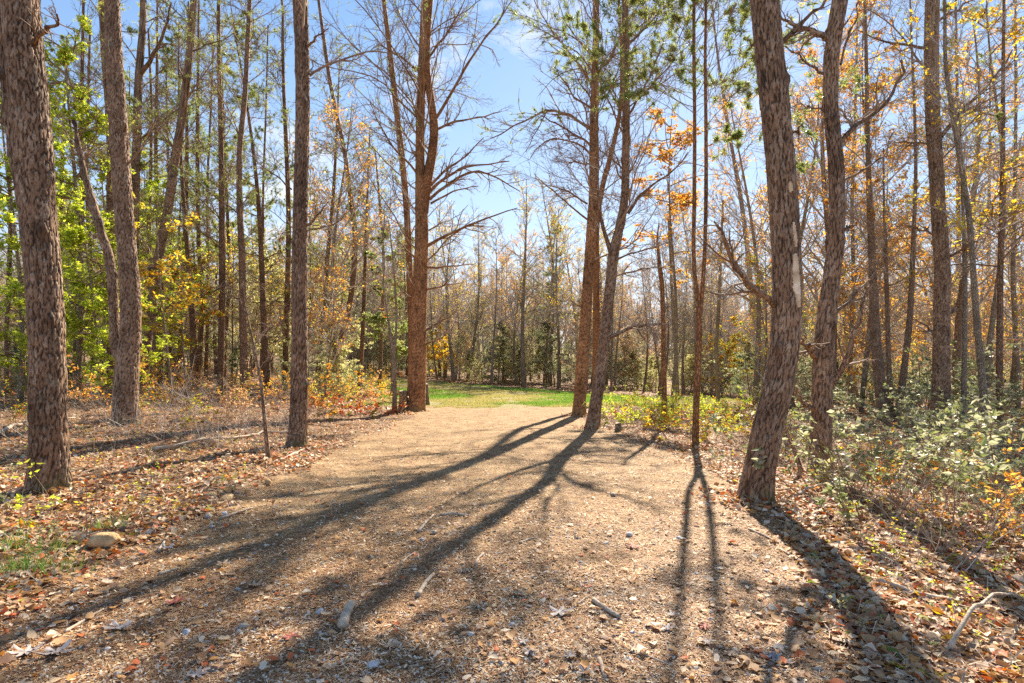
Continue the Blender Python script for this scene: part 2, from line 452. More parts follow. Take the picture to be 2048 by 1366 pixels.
M['red'] = leafmat('red_leaves', [(0.50, 0.06, 0.02), (0.42, 0.10, 0.03), (0.55, 0.16, 0.03)], .45)
M['litter'] = leafmat('dry_leaf_litter', [(0.48, 0.28, 0.13), (0.36, 0.19, 0.08), (0.60, 0.43, 0.26), (0.28, 0.14, 0.06), (0.44, 0.26, 0.12), (0.68, 0.54, 0.38), (0.52, 0.26, 0.08), (0.22, 0.12, 0.07), (0.50, 0.13, 0.04), (0.50, 0.36, 0.22), (0.38, 0.24, 0.14)], .18, .6, .3)
M['straw'] = flatmat('pine_straw', [(0.38, 0.185, 0.075), (0.52, 0.32, 0.14), (0.26, 0.11, 0.05), (0.64, 0.45, 0.27), (0.40, 0.20, 0.09), (0.15, 0.07, 0.035)], .7, 3)
M['chips'] = flatmat('wood_chip', [(0.64, 0.47, 0.29), (0.50, 0.32, 0.17), (0.74, 0.62, 0.45), (0.30, 0.17, 0.09), (0.56, 0.48, 0.40)], .75, 30)
M['stone'] = flatmat('grey_stone', [(0.34, 0.30, 0.25), (0.44, 0.39, 0.33), (0.24, 0.20, 0.16), (0.52, 0.47, 0.41), (0.40, 0.33, 0.26), (0.38, 0.36, 0.36)], .75, 9, bump=.5)
M['stone_tan'] = flatmat('tan_stone', [(0.46, 0.27, 0.11), (0.56, 0.36, 0.17), (0.66, 0.47, 0.26)], .85, 9, bump=.6, island=False)
M['stone_pale'] = flatmat('pale_stone', [(0.38, 0.36, 0.36), (0.52, 0.50, 0.49), (0.66, 0.63, 0.60)], .6, 14, bump=.4, island=False)
M['stick'] = flatmat('weathered_stick', [(0.34, 0.24, 0.16), (0.50, 0.39, 0.28), (0.62, 0.52, 0.40)], .8, 14, bump=.5, bscale=50, island=False)
M['bare_wood'] = flatmat('bare_wood', [(0.66, 0.36, 0.16), (0.76, 0.58, 0.38), (0.85, 0.78, 0.66)], .7, 9, bump=.3, bscale=30, island=False)
M['stump'] = barkmat('mossy_stump_bark', (0.10, 0.07, 0.05), (0.34, 0.25, 0.16), (0.48, 0.40, 0.28), lichen=.7)
M['green_grass'] = leafmat('grass_blades', [(0.13, 0.24, 0.045), (0.18, 0.31, 0.06), (0.10, 0.19, 0.04), (0.26, 0.35, 0.08)], .4, .5, .3)
M['dry_grass'] = leafmat('dry_grass_blades', [(0.46, 0.38, 0.16), (0.36, 0.34, 0.12), (0.54, 0.44, 0.22), (0.28, 0.30, 0.09)], .4, .5, .3)

def groundmat(name, stops, scale=6.0, fine=90.0, bumpd=0.02, extra=None):
    m, t, b = newmat(name); Lk = t.links.new
    geo = t.nodes.new('ShaderNodeNewGeometry')
    n1 = t.nodes.new('ShaderNodeTexNoise'); n1.inputs['Scale'].default_value = scale; n1.inputs['Detail'].default_value = 10; n1.inputs['Roughness'].default_value = .68
    Lk(geo.outputs['Position'], n1.inputs['Vector'])
    n2 = t.nodes.new('ShaderNodeTexVoronoi'); n2.inputs['Scale'].default_value = fine
    Lk(geo.outputs['Position'], n2.inputs['Vector'])
    n3 = t.nodes.new('ShaderNodeTexNoise'); n3.inputs['Scale'].default_value = fine * .6; n3.inputs['Detail'].default_value = 6; n3.inputs['Roughness'].default_value = .8
    Lk(geo.outputs['Position'], n3.inputs['Vector'])
    sp = t.nodes.new('ShaderNodeSeparateColor'); Lk(n2.outputs['Color'], sp.inputs[0])
    a = t.nodes.new('ShaderNodeMath'); a.operation = 'MULTIPLY_ADD'; a.inputs[1].default_value = 0.35; Lk(sp.outputs[0], a.inputs[0])
    a2 = t.nodes.new('ShaderNodeMath'); a2.operation = 'MULTIPLY_ADD'; a2.inputs[1].default_value = 0.9; a2.inputs[2].default_value = -.27; Lk(n1.outputs['Fac'], a2.inputs[0])
    Lk(a2.outputs[0], a.inputs[2])
    a3 = t.nodes.new('ShaderNodeMath'); a3.operation = 'MULTIPLY_ADD'; a3.inputs[1].default_value = 0.6; Lk(n3.outputs['Fac'], a3.inputs[0]); 
    a4 = t.nodes.new('ShaderNodeMath'); a4.operation = 'SUBTRACT'; a4.inputs[1].default_value = .22; Lk(a.outputs[0], a4.inputs[0]); Lk(a4.outputs[0], a3.inputs[2])
    r = ramp(t, stops); Lk(a3.outputs[0], r.inputs[0])
    out = r.outputs[0]
    if extra:
        n4 = t.nodes.new('ShaderNodeTexNoise'); n4.inputs['Scale'].default_value = extra[1]; n4.inputs['Detail'].default_value = 5
        Lk(geo.outputs['Position'], n4.inputs['Vector'])
        mr = t.nodes.new('ShaderNodeMapRange'); mr.inputs['From Min'].default_value = .45; mr.inputs['From Max'].default_value = .6
        Lk(n4.outputs['Fac'], mr.inputs[0])
        mx_ = t.nodes.new('ShaderNodeMix'); mx_.data_type = 'RGBA'; mx_.inputs[7].default_value = (*extra[0], 1)
        Lk(mr.outputs[0], mx_.inputs[0]); Lk(out, mx_.inputs[6]); out = mx_.outputs[2]
    Lk(out, b.inputs['Base Color']); b.inputs['Roughness'].default_value = .9; b.inputs['Specular IOR Level'].default_value = .15
    bp = t.nodes.new('ShaderNodeBump'); bp.inputs['Strength'].default_value = .9; bp.inputs['Distance'].default_value = bumpd
    Lk(a3.outputs[0], bp.inputs['Height']); Lk(bp.outputs[0], b.inputs['Normal'])
    return m
M['path'] = groundmat('needle_strewn_path', [(0.05, (0.08, 0.045, 0.025)), (.35, (0.25, 0.145, 0.070)), (.6, (0.44, 0.30, 0.155)), (.9, (0.70, 0.58, 0.40))], 3.0, 75, .02)
M['floor'] = groundmat('forest_floor', [(0.0, (0.06, 0.035, 0.02)), (.4, (0.22, 0.13, 0.07)), (.65, (0.38, 0.24, 0.14)), (1, (0.52, 0.39, 0.27))], 3.0, 45, .04)
M['lawn'] = groundmat('grassy_clearing', [(0.0, (0.12, 0.10, 0.04)), (.4, (0.25, 0.21, 0.08)), (.65, (0.38, 0.31, 0.13)), (1, (0.50, 0.38, 0.20))], 1.6, 60, .03, extra=None)

# ------------------------------------------------------------------ the ground, one sheet cut into floor, path and clearing
def axis_y():
    a = [-40, -20, -10, -5, -2, 0, .6]; y = 1.0
    while y < 420:
        a.append(y); y += max(0.028, y * 0.0075) if y < 60 else y * 0.06
    return np.array(a)
def axis_x():
    h = [0.0]; x = 0.0
    while x < 420:
        x += 0.035 if x < 4.2 else max(0.05, (x - 2.5) * 0.03); h.append(x)
    h = np.array(h)
    return np.concatenate([-h[:0:-1], h])
ay, ax = axis_y(), axis_x()
GX, GY = np.meshgrid(ax, ay)
GZ = gz(GX, GY)
ny, nx = GX.shape
VV = np.stack([GX, GY, GZ], -1).reshape(-1, 3)
ii = (np.arange(ny - 1)[:, None] * nx + np.arange(nx - 1)[None, :]).ravel()
FQ = np.stack([ii, ii + 1, ii + nx + 1, ii + nx], -1)
cx = VV[FQ].mean(1)
rg = region(cx[:, 0], cx[:, 1])
for code, nm, mt in ((0, 'ground', 'floor'), (1, 'path', 'path'), (2, 'grass_field', 'lawn')):
    f = FQ[rg == code]; u, inv = np.unique(f, return_inverse=True)
    o = MB().add(VV[u], inv.reshape(f.shape)).obj(nm, M[mt])
    props(o, kind='structure')

# ------------------------------------------------------------------ trunks
def bark_disp(theta, v, R0, seed, amp):
    """cellular bark plates: returns displacement, crack mask, plate id"""
    cu = max(0.034, 2 * math.pi * R0 / 42); cvv = 0.125
    nc = max(6, int(round(2 * math.pi * R0 / cu)))
    uu = theta / (2 * math.pi) * nc
    wob = (fbm(uu * 0.5, v / cvv * .35, seed + 3) - .5) * .7
    vv = v / cvv + (fbm(uu * .7 + 40, v / cvv * .5, seed + 7) - .5) * 1.0
    uu = uu + wob * np.sin(np.clip(theta, 0, 2 * math.pi) / 2)
    e_ = np.sin(np.clip(theta, 0, 2 * math.pi) / 2)
    uu = uu + (fbm(uu * 2.3, vv * 2.1, seed + 13) - .5) * .9 * e_; vv = vv + (fbm(uu * 2.1 + 9, vv * 2.6, seed + 15) - .5) * .9
    iu = np.floor(uu).astype(np.int64); iv = np.floor(vv).astype(np.int64)
    f1 = np.full(uu.shape, 9.0); f2 = f1.copy(); pid = np.zeros(uu.shape)
    for du in (-1, 0, 1):
        for dv in (-1, 0, 1):
            a = iu + du; b = iv + dv; am = a % nc
            x = a + hash2(am, b, seed); y = b + hash2(am, b, seed + 1)
            d = np.hypot(uu - x, vv - y)
            h = hash2(am, b, seed + 2)
            c = d < f1
            f2 = np.where(c, f1, np.minimum(f2, d)); pid = np.where(c, h, pid); f1 = np.where(c, d, f1)
    crack = sstep(0.0, 0.22, f2 - f1 + .12 * (fbm(uu * 4, vv * 6, seed + 11) - .5))
    disp = amp * (crack * (.4 + .8 * pid) - .7 + 1.0 * (fbm(uu * 2.6, vv * 3, seed + 9) - .5))
    return disp, crack, pid

def trunk_mesh(P, Rr, pxw, seed, mats, name, parent, flare=0.35):
    """P (k,3) centre line from the ground up in local space, Rr radii"""
    seg = np.r_[0, np.cumsum(np.linalg.norm(np.diff(P, axis=0), axis=1))]
    Ltot = seg[-1]
    heroic = pxw >= 19
    dv = 0.022 if pxw > 55 else 0.03 if heroic else 0.12
    top = min(Ltot, 9.5)
    s = np.arange(0, top, dv)
    if Ltot > top: s = np.r_[s, np.linspace(top, Ltot, int((Ltot - top) / .3) + 2)]
    else: s = np.r_[s, Ltot]
    # smooth interpolation (catmull-rom through cumulative length)
    def cub(arr):
        m = np.gradient(arr, seg) if len(seg) > 2 else np.full(len(seg), (arr[-1] - arr[0]) / Ltot)
        k = np.clip(np.searchsorted(seg, s, side='right') - 1, 0, len(seg) - 2)
        h = seg[k + 1] - seg[k]; t = (s - seg[k]) / h
        return (2*t**3-3*t**2+1)*arr[k] + (t**3-2*t**2+t)*h*m[k] + (-2*t**3+3*t**2)*arr[k+1] + (t**3-t**2)*h*m[k+1]
    C = np.stack([cub(P[:, i]) for i in range(3)], 1); r = np.interp(s, seg, Rr)
    sides = 132 if pxw > 50 else 84 if pxw > 26 else 44 if heroic else 10
    th = np.arange(sides) * 2 * math.pi / sides
    TH, SS = np.meshgrid(th, s)
    rr = r[:, None] * (1 + flare * np.exp(-s / 0.22))[:, None] * np.ones_like(TH)
    rr = rr * (1 + 0.10 * flare / .35 * np.exp(-SS / .3) * np.sin(TH * 5 + seed))
    rr = rr * (1 + 0.05 * (vnoise(np.cos(TH) * 1.2 + seed, SS * 1.1, seed) - .5) + 0.05 * (vnoise(np.sin(TH) * 1.5 + seed, SS * 2.2, seed + 4) - .5))
    attrs = None
    if heroic:
        amp = min(0.013, 0.075 * float(np.max(Rr)))
        d, ck, pid = bark_disp(TH, SS, float(np.median(Rr)), seed * 7 + 1, amp)
        rr = rr + d
        attrs = {'plate': ck, 'pid': pid}
    # roots spreading at the foot
    rr = rr * (1 + .26 * flare / .35 * np.exp(-SS / .14) * np.maximum(0, np.sin(TH * (3 + seed % 3) + seed * 1.7)))
    # light knots
    rng = np.random.default_rng(seed + 100)
    for _ in range(14 if heroic else 0):
        kz, kt = rng.uniform(1.0, top), rng.uniform(0, 2 * math.pi)
        dth = np.abs((TH - kt + math.pi) % (2 * math.pi) - math.pi) * r[:, None]
        e2 = np.exp(-(dth ** 2 + ((SS - kz) * .7) ** 2) / (0.045 ** 2)); rr = rr + 0.03 * e2
        stain = np.exp(-(dth ** 2 / .035 ** 2)) * np.where(SS < kz, np.exp(-(kz - SS) / rng.uniform(.1, .35)), np.exp(-((SS - kz) / .05) ** 2))
        attrs['plate'] = attrs['plate'] * (1 - .85 * np.clip(stain, 0, 1))
    T = nrm(np.gradient(C, axis=0)); X = nrm(np.cross(T, np.array([1., 0, 0]))); Yv = np.cross(T, X)
    V = C[:, None, :] + rr[:, :, None] * (X[:, None, :] * np.cos(TH)[..., None] + Yv[:, None, :] * np.sin(TH)[..., None])
    n, m_ = len(s), sides
    b = (np.arange(n - 1) * m_)[:, None]; a0 = np.arange(m_)[None, :]; a1 = (np.arange(m_) + 1)[None, :] % m_
    Fq = np.stack([b + a0, b + a1, b + m_ + a1, b + m_ + a0], -1).reshape(-1, 4)
    mb = MB().add(V.reshape(-1, 3), Fq)
    o = mb.obj(name, mats, parent, attrs=attrs)
    return o, C, r

def resample(P, m):
    P = np.asarray(P, float); s = np.r_[0, np.cumsum(np.linalg.norm(np.diff(P, axis=0), axis=1))]
    t = np.linspace(0, s[-1], m)
    return np.stack([np.interp(t, s, P[:, i]) for i in range(3)], 1)

# foliage styles: (material, kind of leaf)
def tuft_needles(rng, mb, P, n, ln=.07, wd=.006, per=9, t0=.3, mat=0):
    if len(P) == 0 or n == 0: return
    c, T = points_on(rng, P, n, t0, 1.0)
    c = np.repeat(c, per, 0); T = np.repeat(T, per, 0)
    d = nrm(T * .7 + rng.normal(0, .6, T.shape)); d[:, 2] += .1
    cards(rng, mb, c, d, rng.uniform(.6, 1.2, len(c)) * ln, wd, mat, 0)

def leafset(rng, mb, P, n, ln=.07, wd=.045, t0=.2, spread=.04, mat=0, clump=3):
    if len(P) == 0 or n == 0: return
    c, T = points_on(rng, P, max(1, n // clump), t0, 1.0)
    c = np.repeat(c, clump, 0); T = np.repeat(T, clump, 0)
    c = c + rng.normal(0, spread, c.shape)
    d = nrm(T * .4 + rng.normal(0, .8, T.shape)); d[:, 2] -= .2
    k = rng.uniform(.6, 1.25, len(c))
    cards(rng, mb, c, d, ln * k, wd * k, mat, .2)

def build_crown(rng, lines, radii, par, style, leafn, sides=(5, 3), twigs=None, lw=1.0):
    """secondary and tertiary shoots and leaves on the given branch lines"""
    per1, per2, lf1, lf2 = twigs or (9, 6, .42, .45)
    mb = MB()
    tubes(mb, lines, radii, sides[0])
    A, ra = children(rng, lines, radii, per1, .15, 1., .75, lf1, 6, .22, up=.02, rf=.55, rmin=.0035 * lw)
    tubes(mb, A, ra, 4)
    B, rb = children(rng, A, ra, per2, .15, 1., .7, lf2, 4, .25, up=.03, rf=.6, rmin=.0022 * lw)
    tubes(mb, B, rb, 3)
    fol = MB()
    tips = np.concatenate([A[:, -4:], B]) if len(B) else A[:, -4:]
    if style in ('needles', 'needles_yellow'):
        tuft_needles(rng, fol, tips, leafn, ln=.075, wd=.007, per=10)
    elif style: leafset(rng, fol, tips, leafn, ln=.075, wd=.05)
    return mb, fol

def hero_tree(name, label, cat, stems, bark='bark', H=16.0, nb=26, b0=2.0, blen=2.2, bang=.95, style='needles', leafn=500,
              leaf_from=4.0, limbs=(), base=None, seed=1, d=None, twigs=None, nd=(.085, .008), group=None, twigmat='twig', flare=.35, limb_leaf=None, snag=False, bup=.03):
    """stems: list of lists of (px,py,w); the first one starts on the ground"""
    rng = np.random.default_rng(seed)
    bx, by, bw = stems[0][0]
    d_in = d
    g = hit(bx, by) if d is None else None
    if d is None: d = g[1]
    g = np.array([(bx - 1024) / F * d, d, 0.]); g[2] = float(gz(g[0], d))
    k_ = float(np.clip(d / (1650.0 / (by - 690)), .8, 2.0))
    H *= k_; b0 *= k_; blen *= k_; leaf_from *= k_; nd = (nd[0] * k_ ** .6, nd[1] * k_ ** .8)
    o = root(name, tuple(g), label, cat, group)
    big = stems[0][min(2, len(stems[0]) - 1)][2]
    allB = []; allR = []; first = True
    wob = rng.uniform(-.25, .25)
    for st in stems:
        pts = []; rad = []
        for k, (x, y, w_) in enumerate(st):
            p = ray(x, y, d) - g
            p[1] += wob * 0.12 * p[2] if first else wob * .12 * p[2] + .02
            pts.append(p); rad.append(max(w_, 2) / 2 / F * d * math.cos(math.atan((x - 1024) / F)))
        if first:
            pts[0][2] = min(pts[0][2], 0.0)
            pts[0] = pts[0] + (pts[0] - pts[1]) / max(1e-3, abs(pts[0][2] - pts[1][2])) * 0.12
            rad[0] = rad[1] * 1.05
        pts = np.array(pts); rad = np.array(rad)
        if st[-1][1] <= 10 and not snag:     # leaves the picture at the top: carry on to full height
            dirn = nrm(pts[-1] - pts[-2]); rem = H - pts[-1][2]
            if rem > .5:
                q = pts[-1]; ext = []; er = []
                for k in range(1, 5):
                    q = q + nrm(dirn * (1 - .15 * k) + np.array([0, 0, .15 * k])) * rem / 4 + rng.normal(0, .06, 3); ext.append(q); er.append(rad[-1] * (1 - k / 4 * .85))
                pts = np.vstack([pts, ext]); rad = np.r_[rad, er]
        mt = bark
        w0 = st[min(2, len(st) - 1)][2]
        mk = {'bark': 'bark_hero', 'bark_orange': 'bark_hero_orange', 'bark_red': 'bark_hero_red'}.get(bark, bark) if w0 >= 19 else bark
        to, C, r = trunk_mesh(pts, rad, w0 if bark in ('bark', 'bark_orange', 'bark_red') else min(w0, 18), seed * 3 + len(allB), M[mk], 'trunk' if first else 'fork', o, flare if first else 0.0)
        # automatic branches
        zmax = C[-1, 2]
        n = nb if first else int(nb * .6)
        lo = b0 if first else max(b0, C[0, 2] + .4)
        if n and zmax > lo:
            zz = lo + (zmax - .2 - lo) * rng.uniform(0, 1, n) ** .9
            idx = np.argmin(np.abs(C[None, :, 2] - zz[:, None]), axis=1)
            az = rng.uniform(0, 2 * math.pi, n)
            el = rng.normal(math.pi / 2 - bang, .18, n)
            if bang > .8: el = el * np.clip((zz - 1.5) / 4.5, -.1, 1.35) + rng.normal(0, .12, n)
            D = np.stack([np.cos(az) * np.cos(el), np.sin(az) * np.cos(el), np.sin(el)], 1)
            f = (zz - lo) / (zmax - lo)
            Ln = blen * rng.uniform(.45, 1.2, n) * (1.0 - .6 * f ** 2)
            # a low dead branch is often only a stub
            stub = (rng.uniform(0, 1, n) < .22) & (zz < H * .5); Ln = np.where(stub, Ln * .18, Ln)
            P = grow(rng, C[idx], D, Ln, 9, .17, bup * .6, 0.0)
            r0 = np.minimum(np.maximum(r[idx] * rng.uniform(.12, .26, n), .005), .021 * k_)
            allB.append(P); allR.append(r0[:, None] * np.linspace(1, .3, 9)[None, :])
        first = False
    if limbs:
        LP = []; LR = []
        for lm in limbs:
            w_, pl = lm[0], lm[1]
            dy = rng.uniform(-.5, .5)
            pp = []
            for k, (x, y) in enumerate(pl):
                Y = d + dy * k / max(1, len(pl) - 1) * (1.2 if len(lm) < 3 else lm[2])
                p = ray(x, y, Y) - g; p[1] = (Y - d) + wob * .12 * p[2]; pp.append(p)
            q = resample(pp, 10); q[1:-1] += rng.normal(0, .018, q[1:-1].shape)
            LP.append(q); LR.append(w_ * (.72 if w_ < 9 else .9) / 2 / F * d * np.linspace(1.15, .3, 10))
        for q_, r_ in zip(LP, LR):
            limb_mb = MB(); tubes(limb_mb, q_[None], r_[None], 8)
            limb_mb.obj('limb', M[bark], o)
        allB.append(np.array([resample(q, 9) for q in LP])); allR.append(np.array([np.interp(np.linspace(0, 9, 9), np.arange(10), q) for q in LR]))
    if allB:
        B = np.concatenate(allB); Rb = np.concatenate(allR)
        mb, _ = build_crown(rng, B, Rb, None, None, 0, twigs=twigs, lw=max(1.0, d / 9))
        if style and leafn:
            up = B[:, 0, 2] > leaf_from
            if limbs and limb_leaf is not None: up[-len(limbs):] = [bool(v) for v in limb_leaf]
            if up.any():
                A, ra = children(rng, B[up], Rb[up], 7, .3, 1., .7, .42, 6, .22, up=.03, rf=.5, rmin=.003)
                tubes(mb, A, ra, 3)
                fo = MB()
                if style.startswith('needles'): tuft_needles(rng, fo, A, leafn, ln=nd[0], wd=nd[1], per=11, t0=.35)
                else: leafset(rng, fo, A, leafn * 3, ln=.085, wd=.06)
                fo.obj('foliage', M[style], o, smooth=False)
        mb.obj('branches', M[twigmat], o)
    return o

# ------------------------------------------------------------------ the trees one can tell apart
PT = 'pine_tree'
hero_tree(PT, 'thickest scaly grey-brown pine, leftmost tree beside the track, with a second stem behind it', 'tree',
  [[(97, 985, 88), (99, 930, 80), (100, 800, 77), (100, 700, 76), (93, 512, 75), (85, 410, 78), (76, 256, 80), (65, 100, 80), (60, 0, 76)],
   [(72, 500, 32), (56, 400, 34), (43, 300, 34), (33, 200, 32), (25, 90, 30), (21, 0, 28)]],
  H=19, nb=14, b0=5.2, blen=2.6, seed=11, leafn=500, leaf_from=6,
  limbs=[(10, [(80, 100), (100, 88), (113, 72), (125, 55), (132, 42)]), (7, [(30, 265), (15, 240), (-5, 205)]), (7, [(45, 130), (15, 100), (-20, 60)])])
hero_tree(PT, 'reddish pine with a fork low down whose thinner left stem ends in a broken point', 'tree',
  [[(252, 852, 54), (252, 800, 52), (255, 740, 50), (262, 680, 44), (264, 600, 42), (258, 512, 40), (249, 380, 40), (243, 250, 38), (237, 120, 34), (233, 0, 32)],
   [(250, 735, 26), (234, 700, 24), (229, 640, 21), (226, 560, 21), (220, 512, 20), (205, 465, 18), (190, 410, 17), (176, 360, 14), (165, 305, 11), (157, 262, 7), (154, 244, 2)]],
  H=18, nb=16, b0=4.8, blen=2.4, bark='bark_red', seed=12, leafn=500, leaf_from=6,
  limbs=[(5, [(262, 330), (285, 300), (310, 260), (340, 200)]), (4, [(264, 560), (290, 540), (320, 520)])])
hero_tree(PT, 'pine behind the broken-pointed fork, seen between it and the thickest left pine', 'tree',
  [[(225, 800, 24), (222, 700, 21), (219, 560, 20), (216, 430, 19), (212, 256, 18), (200, 110, 18), (192, 0, 18)]], H=18, nb=34, b0=3.5, blen=2.5, seed=13, leafn=1500, leaf_from=4.2)
hero_tree(PT, 'pine close behind the forked one, its top stem forking upward to the right', 'tree',
  [[(262, 795, 24), (262, 640, 20), (264, 480, 19), (266, 300, 18), (270, 130, 17), (275, 60, 15), (276, 0, 14)]], H=17, nb=34, b0=4, blen=2.6, seed=14, leafn=900, leaf_from=5,
  limbs=[(9, [(268, 145), (285, 125), (307, 87), (322, 45), (333, -5)]), (5, [(268, 280), (310, 245), (345, 215), (385, 200)])])
hero_tree(PT, 'pine that leans strongly right and bends upward, third thick trunk from the left edge', 'tree',
  [[(284, 790, 26), (288, 720, 24), (296, 650, 22), (306, 585, 21), (317, 505, 20), (331, 430, 20), (345, 330, 19), (361, 225, 18), (373, 120, 16), (379, 50, 15), (382, 0, 14)]],
  H=17, nb=34, b0=3.5, blen=2.8, bark='bark_red', seed=15, leafn=900, leaf_from=5,
  limbs=[(7, [(306, 632), (340, 612), (375, 600), (410, 590), (450, 571), (470, 560)]), (4, [(375, 100), (410, 85), (440, 75), (470, 60)]), (4, [(362, 190), (400, 170), (440, 150)]), (4, [(330, 420), (290, 400), (262, 390)])])
hero_tree(PT, 'slim straight pine with many side limbs, left of the wavy slim pine', 'tree',
  [[(440, 790, 17), (441, 740, 15), (443, 640, 14), (444, 512, 14), (443, 410, 13), (441, 280, 11), (437, 130, 9), (436, 0, 8)]], H=15, nb=46, b0=2.2, blen=2.6, seed=16, leafn=1100, leaf_from=4.0)
hero_tree(PT, 'wavy slim pine with a sunlit right edge, right of the slim straight pine', 'tree',
  [[(489, 798, 19), (488, 750, 17), (484, 640, 15), (481, 512, 14), (476, 420, 13), (474, 308, 12), (484, 180, 11), (488, 80, 10), (491, 0, 9)]], H=15, nb=44, b0=2.5, blen=2.5, bark='bark_red', seed=17, leafn=1100, leaf_from=4.5)
hero_tree(PT, 'thin pine just left of the dark upright pine, bending left near the top', 'tree',
  [[(569, 780, 14), (572, 700, 12), (576, 560, 11), (578, 430, 10), (574, 300, 9), (569, 180, 7), (567, 90, 6), (565, 0, 5)]], H=14, nb=46, b0=2.5, blen=2.3, seed=18, leafn=1500, leaf_from=4.2)
hero_tree(PT, 'dark upright pine standing alone at the left edge of the track', 'tree',
  [[(593, 897, 40), (596, 850, 37), (598, 780, 34), (600, 700, 33), (599, 600, 32), (600, 512, 31), (602, 400, 29), (606, 260, 29), (606, 120, 29), (602, 0, 30)]],
  H=17, nb=20, b0=4.5, blen=2.3, seed=19, leafn=500, leaf_from=6,
  limbs=[(6, [(615, 95), (628, 85), (640, 72), (658, 60)]), (7, [(610, 455), (625, 440), (642, 425), (659, 403)]), (4, [(612, 463), (661, 451), (690, 432), (710, 415)]), (5, [(612, 170), (620, 145), (630, 122)]), (4, [(585, 380), (550, 350), (520, 330), (500, 300)])])
hero_tree(PT, 'crooked slender pine whose stem swings right halfway up, behind the dark upright pine', 'tree',
  [[(655, 775, 17), (668, 720, 15), (683, 680, 14), (698, 620, 12), (708, 550, 12), (711, 460, 11), (702, 390, 10), (690, 300, 9), (674, 225, 8), (660, 150, 8), (649, 70, 7), (640, 0, 6)]], H=13, nb=44, b0=2.2, blen=2.2, bark='bark_red', seed=20, leafn=700, leaf_from=4.5)
hero_tree(PT, 'thin pine with a curve to the right, first trunk right of the dark upright pine', 'tree',
  [[(635, 765, 13), (640, 700, 11), (647, 610, 9), (655, 500, 9), (665, 380, 7), (671, 256, 5), (674, 170, 3), (676, 110, 2)]], H=9, nb=34, b0=2, blen=1.9, seed=21, leafn=500, leaf_from=3.5)
hero_tree(PT, 'slender dark pine standing at the left end of the grass clearing', 'tree',
  [[(718, 783, 10), (723, 710, 9), (728, 615, 8), (733, 460, 6), (738, 335, 4), (741, 260, 2)]], H=8, nb=40, b0=1.6, blen=2.0, seed=22, leafn=600, leaf_from=3.0)
hero_tree('young_tree', 'young grey sapling forking at head height, left of the thick orange pine', 'tree',
  [[(789, 826, 10), (789, 770, 9), (787, 715, 8), (778, 650, 5), (768, 580, 4), (765, 500, 3), (768, 430, 2)],
   [(787, 718, 6), (792, 650, 5), (789, 570, 4), (783, 500, 3), (776, 440, 2)]], bark='bark_grey', nb=16, b0=1.8, blen=1.1, bang=.6, seed=23, style='mixed', leafn=40, leaf_from=2, twigmat='twig_grey', snag=True, H=6)
hero_tree(PT, 'thick orange-barked pine with two twin stems and long bare limbs reaching over the track', 'tree',
  [[(829, 822, 46), (833, 780, 37), (836, 720, 34), (838, 640, 31), (841, 560, 29), (844, 470, 27), (843, 400, 24), (841, 330, 18), (843, 205, 17), (848, 100, 18), (853, 0, 17)],
   [(846, 425, 24), (854, 365, 21), (866, 300, 18), (869, 262, 18), (863, 205, 16), (855, 150, 15), (856, 80, 13), (862, 0, 12)]],
  bark='bark_orange', H=16, nb=58, b0=2.6, blen=2.9, seed=24, leafn=1100, leaf_from=5.4, twigs=(10, 8, .42, .5),
  limbs=[(8, [(866, 250), (895, 205), (925, 150), (960, 95), (1000, 40), (1032, -8)]), (7, [(866, 265), (905, 245), (950, 240), (1002, 226)]),
         (7, [(862, 372), (890, 345), (916, 328), (945, 300), (968, 277)]), (8, [(860, 385), (895, 352), (935, 332), (980, 330), (1019, 324)]),
         (8, [(860, 400), (900, 368), (950, 341), (985, 352), (1010, 368), (1040, 384)]), (6, [(862, 408), (905, 383), (955, 374)]),
         (8, [(856, 492), (890, 472), (935, 452), (975, 437), (1035, 417)]), (6, [(855, 535), (895, 534), (945, 529)]), (5, [(854, 580), (895, 570), (925, 566)]),
         (7, [(852, 660), (885, 642), (911, 624)]), (5, [(850, 690), (885, 675), (905, 655)]), (6, [(836, 350), (812, 322), (782, 290), (758, 245), (738, 200)]),
         (6, [(840, 145), (805, 118), (770, 100), (735, 60)]), (5, [(832, 520), (805, 490), (785, 470)]), (5, [(830, 600), (808, 585), (790, 560)]), (6, [(858, 120), (890, 80), (920, 30), (935, -10)])],
  limb_leaf=[1, 0, 0, 0, 0, 0, 0, 0, 0, 0, 0, 0, 1, 0, 0, 1])
hero_tree(PT, 'slimmer orange pine tucked behind the left side of the thick orange-barked one', 'tree',
  [[(822, 803, 18), (824, 700, 15), (822, 600, 14), (819, 512, 13), (814, 410, 13), (806, 320, 13), (796, 230, 12), (785, 130, 11), (770, 0, 8)]], bark='bark_orange', H=15, nb=42, b0=3, blen=2.6, seed=25, leafn=700, leaf_from=5)
